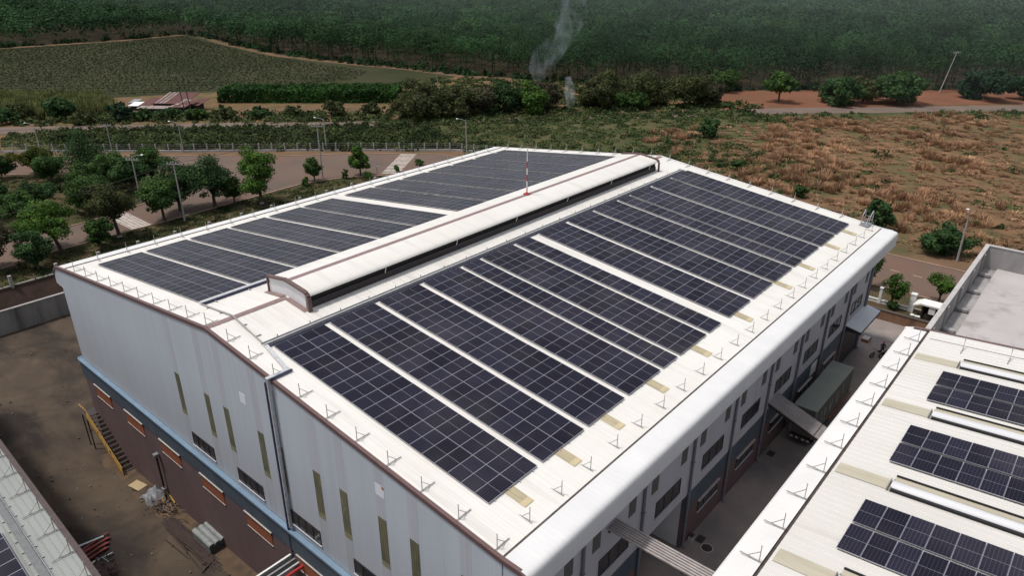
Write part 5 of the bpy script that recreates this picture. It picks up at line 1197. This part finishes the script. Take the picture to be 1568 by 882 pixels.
# dense green strip behind the fence
fp_ = sample([(99, 74), (36, 146), (40, 170), (73, 139), (94, 117), (112, 100)], 900)
clumps('shrub_strip_undergrowth', 'dense green shrub strip growing behind the boundary fence', 'undergrowth', fp_, rng.uniform(1.0, 2.2, len(fp_)), rng.uniform(.8, 2.4, len(fp_)), 52, .36, B_['under'], tints=np.clip(rng.normal(.30, .22, len(fp_)) - .25 * (noise2(fp_, .12, 5) > 0), 0, 1))
vw = np.concatenate([sample([(-40, 67.5), (75, 67.5), (66, 75.5), (58, 78), (35, 77), (10, 76), (-40, 74.6)], 700), sample([(-20, 87), (20, 88), (32, 91), (38, 95), (44, 98.5), (42, 104), (30, 119.5), (-30, 178)], 1300)])
clumps('verge_weeds', 'sparse low weeds on the road verges', 'weeds', vw, rng.uniform(.4, 1.3, len(vw)), rng.uniform(.06, .3, len(vw)), 22, .16, B_['under'], tints=np.clip(rng.normal(.15, .2, len(vw)), 0, 1))
# dry grass tussocks
dp = sample([(97, 55), (120, 62), (196, 22), (249, -30), (300, -90), (300, -160), (98, -160)], 13000)
lim = dp[:, 1] < 40 + 22 * noise2(dp, .1, 2)
big = (noise2(dp, .11, 9) + .5 * noise2(dp, .35, 4) > .10) & lim & ~((dp[:, 0] < 106) & (dp[:, 1] < -12)) & (rng.uniform(0, 1, len(dp)) < .55)
low = lim & ~big & (rng.uniform(0, 1, len(dp)) < .75) & (dp[:, 0] > 99.5)
V = []; T = []
for sel, k, hr, rr_, t0 in ((big, 60, (.5, 1.7), (.7, 2.0), .55), (low, 22, (.12, .5), (.6, 1.8), .22)):
    tn_ = t0 + .35 * noise2(dp, .07, 17)
    for (x, y), tt in zip(dp[sel], tn_[sel]):
        r = rng.uniform(*rr_); h = rng.uniform(*hr)
        a = rng.uniform(0, 6.28, k); rr = r * np.sqrt(rng.uniform(0, 1, k)) * .6; b = np.stack([x + np.cos(a) * rr, y + np.sin(a) * rr, np.full(k, GZ)], 1)
        tp_ = b + np.stack([np.cos(a) * r * .6 * rng.uniform(.2, 1, k), np.sin(a) * r * .6 * rng.uniform(.2, 1, k), h * rng.uniform(.5, 1, k)], 1)
        sd = np.stack([-np.sin(a), np.cos(a), np.zeros(k)], 1) * rng.uniform(.05, .12, k)[:, None]
        V.append(np.stack([b - sd, b + sd, tp_ + sd * .5, tp_ - sd * .5], 1).reshape(-1, 3)); T.append(np.clip(np.full(k, tt + rng.normal(0, .16)) + rng.normal(0, .12, k), 0, 1))
tag(link('dry_grass', np_mesh('dry_grass', np.concatenate(V), B_['drygrass'], tint=np.concatenate(T))), 'tan dry grass tussocks scattered over the scrub field', 'dry grass', kind='stuff')
# rough growth between the dirt road and the farm
up = sample([(38, 184), (56, 166), (78, 146), (97, 124), (122, 102), (140, 90), (196, 42), (200, 50), (160, 88), (128, 112), (98, 140), (84, 160), (66, 176), (48, 192)], 620)
clumps('rough_undergrowth', 'rough green growth along the far side of the dirt road', 'undergrowth', up, rng.uniform(.9, 2.6, len(up)), rng.uniform(.4, 1.7, len(up)), 34, .42, B_['under'], tints=np.clip(rng.normal(.38, .25, len(up)), 0, 1))
# crops in rows on the field
rows = []
d1_, d2_ = np.array((.651, -.759)), np.array((.759, .651))
for v in np.arange(120, 420, 3.4):
    u = np.arange(-340, 60, 1.0); p = d2_ * v + d1_ * (u[:, None] + rng.uniform(-.5, .5, (len(u), 1))) + rng.normal(0, .12, (len(u), 2)); rows.append(p)
cp = np.concatenate(rows); fieldin = [(34, 254), (52, 236), (74, 212), (104, 195), (134, 182), (150, 178), (166, 190), (166, 236), (168, 286), (184, 374), (152, 370), (94, 379), (0, 394), (-150, 420), (-60, 334)]
cp = cp[inpoly(cp, fieldin)]; cp = cp[rng.uniform(0, 1, len(cp)) < .92]
clumps('field_crop_vegetation', 'rows of low dark green crop plants across the field', 'crop', cp, rng.uniform(.4, .75, len(cp)), rng.uniform(.10, .28, len(cp)), 6, .34, B_['crop'], tints=np.clip(.45 + .3 * noise2(cp, .04, 1) + rng.normal(0, .12, len(cp)), 0, 1))
lg = sample([(104, 192), (134, 178), (152, 160), (176, 154), (196, 118), (214, 78), (196, 60), (150, 100), (134, 136)], 800)
clumps('fallow_undergrowth', 'patchy low growth on the fallow ground before the forest', 'undergrowth', lg, rng.uniform(.8, 2.6, len(lg)), rng.uniform(.3, 1.1, len(lg)), 26, .5, B_['under'], tints=np.clip(rng.normal(.4, .25, len(lg)), 0, 1))
# sugar cane patch
kp = sample([(52, 231), (72, 208), (66, 184), (48, 186), (30, 206), (30, 236)], 620); V = []; T = []
for x, y in kp:
    k = 26; a = rng.uniform(0, 6.28, k); b = np.stack([x + rng.normal(0, .7, k), y + rng.normal(0, .7, k), np.full(k, GZ)], 1); tp_ = b + np.stack([np.cos(a) * .9, np.sin(a) * .9, rng.uniform(1.2, 3.2, k)], 1); sd = np.stack([-np.sin(a), np.cos(a), np.zeros(k)], 1) * .16
    V.append(np.stack([b - sd, b + sd, tp_ + sd * .6, tp_ - sd * .6], 1).reshape(-1, 3)); T.append(np.clip(np.full(k, rng.uniform(0, 1)) + rng.normal(0, .2, k), 0, 1))
tag(link('cane_vegetation', np_mesh('cane', np.concatenate(V), B_['cane'], tint=np.concatenate(T))), 'yellow-green patch of tall cane left of the farmhouse', 'cane', kind='stuff')
# long clipped hedge: block of dense leaves
hp_ = []; hn = []
ha, hb = np.array((92.5, 173)), np.array((129, 131.5)); hd = (hb - ha) / np.linalg.norm(hb - ha); hw = np.array((-hd[1], hd[0])) * -1
hw = np.array((.76, .65)); Lh = np.linalg.norm(hb - ha); k = 9000
u = rng.uniform(0, Lh, k); v = rng.uniform(0, 13, k); top = rng.uniform(0, 1, k) < .6; hz = 3.5 + .5 * noise2(np.stack([u, v], 1), .5, 6)
v = np.where(top, v, rng.choice([0, 13], k)); z = np.where(top, hz + rng.normal(0, .18, k), rng.uniform(0, 1, k) * hz)
C = np.concatenate([(ha + hd * u[:, None] + hw * v[:, None]) + rng.normal(0, .25, (k, 2)), (GZ + z)[:, None]], 1); Nh = np.where(top[:, None], np.array((0, 0, 1.)), np.array((-.76, -.65, .2)))
hg = thing('hedge', 'long dark green block of dense crop like a clipped hedge behind the dry grass', 'hedge', (ha[0], ha[1], GZ))
link('foliage', np_mesh('foliage', leaf_quads(rng, C, Nh, .55), B_['hedge'], tint=np.clip(.5 + rng.normal(0, .2, k), 0, 1)), hg).location = (-ha[0], -ha[1], -GZ)
sm = MB()
for i in range(120):
    p = ha + hd * rng.uniform(0, Lh) + hw * rng.uniform(.5, 12.5); sm.tube([(*p, GZ), (*p, GZ + 2.8)], .06, 4)
sm.build('stems', BARK, hg)

# the forest: one mass of rubber trees
def forest():
    rng = np.random.default_rng(5)
    lo, hi = np.array((-120, -320)), np.array((1080, 1080)); P = []
    for step, r0, r1 in ((8.0, 0, 430), (8.8, 430, 640), (10.5, 640, 1150)):
        gx, gy = np.meshgrid(np.arange(lo[0], hi[0], step), np.arange(lo[1], hi[1], step)); p = np.stack([gx.ravel(), gy.ravel()], 1)
        c, s = math.cos(.55), math.sin(.55); ctr = np.array((400, 300)); p = (p - ctr) @ np.array(((c, -s), (s, c))) + ctr
        p = p + rng.normal(0, step * .2, p.shape); rel = p - np.array((-22.5, -46.4)); dist = np.hypot(rel[:, 0], rel[:, 1]); ang = np.degrees(np.arctan2(rel[:, 1], rel[:, 0])) - 40.5
        k = (dist >= r0) & (dist < r1) & (np.abs(ang) < 47) & inpoly(p, FOREST); P.append(np.concatenate([p[k], dist[k, None], np.full((k.sum(), 1), step)], 1))
    P = np.concatenate(P)
    V = []; T = []
    tn = .5 + .28 * noise2(P[:, :2], .03, 2) + .2 * noise2(P[:, :2], .012, 7) + rng.normal(0, .24, len(P))
    for (x, y, d, step), tt in zip(P, tn):
        h = rng.uniform(10.0, 15.0) + .8 * math.sin(x * .05); r = step * rng.uniform(.5, .78)
        k, sz = (380, .36) if d < 330 else (250, .46) if d < 430 else (95, .72) if d < 640 else (36, 1.25)
        dd = rng.normal(0, 1, (k, 3)); dd[:, 2] = np.where(rng.uniform(0, 1, k) < .55, np.abs(dd[:, 2]), dd[:, 2]); dd /= np.linalg.norm(dd, axis=1)[:, None]
        hh = h * rng.uniform(.34, .44)
        C = dd * np.array((r, r, hh)) * rng.uniform(.72, 1.04, k)[:, None] + np.array((x, y, GZ + h - hh))
        V.append(leaf_quads(rng, C, dd + np.array((0, 0, .25)), sz, .38)); T.append(np.clip(np.full(k, tt) + rng.normal(0, .08, k), 0, 1))
    me = np_mesh('forest', np.concatenate(V), B_['forest'], tint=np.concatenate(T))
    o = tag(link('forest', me), 'dark green rubber plantation forest filling the distance', 'forest', kind='stuff')
    # trunks where the edge shows them
    E = P[P[:, 2] < 440]; edge = []
    V = []
    for x, y, d, s in E:
        r = .17; a = rng.uniform(-.5, .5, 2); z1 = GZ + 8
        for (ux, uy) in ((r, 0), (0, r)):
            V.append(np.array(((x - ux, y - uy, GZ), (x + ux, y + uy, GZ), (x + ux * .6 + a[0], y + uy * .6 + a[1], z1), (x - ux * .6 + a[0], y - uy * .6 + a[1], z1))))
    tr = link('trunks', np_mesh('trunks', np.concatenate(V), mat('rubber_tree_bark', (.085, .07, .055), (.05, .042, .034), scale=1, rough=.9)), o); tr['kind'] = 'stuff'
forest()

# bushes and saplings along the forest edge
ed = np.array(FOREST[1:14]); pts = []
for a, b in zip(ed, ed[1:]):
    n = int(np.linalg.norm(b - a) / 1.1); t_ = rng.uniform(0, 1, (n, 1)); d = (b - a) / np.linalg.norm(b - a); nn = np.array((d[1], -d[0]))
    pts.append(a + (b - a) * t_ + nn * rng.uniform(-1, 7, (n, 1)))
pts = np.concatenate(pts); pts = pts[rng.uniform(0, 1, len(pts)) < .75]
clumps('forest_edge_undergrowth', 'dark bushes and saplings under the forest edge', 'undergrowth', pts, rng.uniform(.8, 2.4, len(pts)), rng.uniform(.6, 4.2, len(pts)), 44, .5, B_['forest'], tints=np.clip(rng.normal(.3, .25, len(pts)), 0, 1))

# ------------------------------------------------------------------ smoke from a small brush fire
def smoke(name, label, path, radii, dens, col, seed):
    m = bpy.data.materials.new('smoke_volume'); m.use_nodes = True; nt = m.node_tree; N = nt.nodes; L = nt.links; N.remove(N['Principled BSDF'])
    pv = N.new('ShaderNodeVolumePrincipled'); pv.inputs['Color'].default_value = (*col, 1); pv.inputs['Anisotropy'].default_value = .2
    tc = N.new('ShaderNodeTexCoord'); nz = N.new('ShaderNodeTexNoise'); nz.inputs['Scale'].default_value = .26; nz.inputs['Detail'].default_value = 4; nz.inputs['Distortion'].default_value = .8
    mp = N.new('ShaderNodeMapping'); mp.inputs['Location'].default_value = (seed, seed * 2, 0); mp.inputs['Scale'].default_value = (1, 1, .6); L.new(tc.outputs['Object'], mp.inputs[0]); L.new(mp.outputs[0], nz.inputs['Vector'])
    mr = N.new('ShaderNodeMapRange'); mr.inputs[1].default_value = .47; mr.inputs[2].default_value = .80; mr.inputs[3].default_value = 0; mr.inputs[4].default_value = dens; L.new(nz.outputs['Fac'], mr.inputs[0]); L.new(mr.outputs[0], pv.inputs['Density'])
    L.new(pv.outputs[0], N['Material Output'].inputs['Volume'])
    b = MB(); b.tube(path, radii, 14); o = b.build(name, m, smooth=True); tag(o, label, 'smoke', kind='stuff')
smoke('smoke', 'tall thin plume of blue-grey smoke rising in front of the forest', [(166, 104, -14), (166, 103.6, -10), (168, 103, -6), (173, 100.5, 0), (176, 98.5, 6), (176, 99, 12), (178.5, 98, 19), (183, 96, 32)], [1.0, 4.0, 4.6, 4.0, 4.8, 5.0, 6.5, 8.5], .075, (.78, .88, .97), 3)
smoke('smoke', 'small puff of white smoke low among the olive trees', [(154.2, 82.2, GZ + .3), (154.2, 82, GZ + 2.5), (153.8, 82.4, GZ + 6), (153.2, 82.8, GZ + 10)], [.6, 1.5, 1.8, 1.0], .45, (.8, .84, .88), 8)

hm = bpy.data.materials.new('haze_air'); hm.use_nodes = True; nt = hm.node_tree; nt.nodes.remove(nt.nodes['Principled BSDF'])
vs_ = nt.nodes.new('ShaderNodeVolumeScatter'); vs_.inputs['Color'].default_value = (.86, .93, 1, 1); vs_.inputs['Density'].default_value = .00024; vs_.inputs['Anisotropy'].default_value = .1
nt.links.new(vs_.outputs[0], nt.nodes['Material Output'].inputs['Volume'])
hz_ = MB().box(100, 1700, -800, 1700, GZ - 1, 26)
hz_.v = [(x + (150 if y < 0 and x < 200 else 0), y, z) for x, y, z in hz_.v]
tag(hz_.build('haze', hm), 'thin smoky haze hanging over the far fields and forest', 'haze', kind='stuff')

# ------------------------------------------------------------------ light, sky, camera
wd = bpy.data.worlds.new('World'); scene.world = wd; wd.use_nodes = True
N = wd.node_tree.nodes; bg = N['Background']; sk_ = N.new('ShaderNodeTexSky'); sk_.sky_type = 'NISHITA'; sk_.sun_disc = False
sd = Vector((-.26, .225, .938)).normalized()
sk_.sun_elevation = math.asin(sd.z); sk_.sun_rotation = math.atan2(sd.x, sd.y); sk_.air_density = 1.2; sk_.dust_density = 3.0; sk_.ozone_density = 1.0
hs = N.new('ShaderNodeHueSaturation'); hs.inputs['Saturation'].default_value = .42; wd.node_tree.links.new(sk_.outputs[0], hs.inputs['Color']); wd.node_tree.links.new(hs.outputs[0], bg.inputs[0]); bg.inputs[1].default_value = .15
sun = bpy.data.lights.new('sun', 'SUN'); sun.energy = 2.6; sun.angle = math.radians(4); sun.color = (1, .965, .91)
so = bpy.data.objects.new('sun', sun); COL.objects.link(so); so.rotation_euler = sd.to_track_quat('Z', 'Y').to_euler()

cam = bpy.data.cameras.new('camera'); co = bpy.data.objects.new('camera', cam); COL.objects.link(co)
fwv = Vector((.68963, .5902, -.41961)); rtv = Vector((.65097, -.7591, .00215)); upv = Vector((.31726, .27463, .9077))
co.matrix_world = Matrix(((rtv.x, upv.x, -fwv.x, -22.481), (rtv.y, upv.y, -fwv.y, -46.371), (rtv.z, upv.z, -fwv.z, 24.329), (0, 0, 0, 1)))
cam.sensor_width = 36; cam.lens = 36 * 1109.26 / 1568; cam.clip_start = .5; cam.clip_end = 6000
scene.camera = co
scene.view_settings.view_transform = 'Standard'; scene.view_settings.look = 'None'; scene.view_settings.exposure = 0
scene.render.engine = 'CYCLES'; scene.cycles.max_bounces = 8; scene.cycles.use_denoising = True; scene.cycles.volume_max_steps = 96
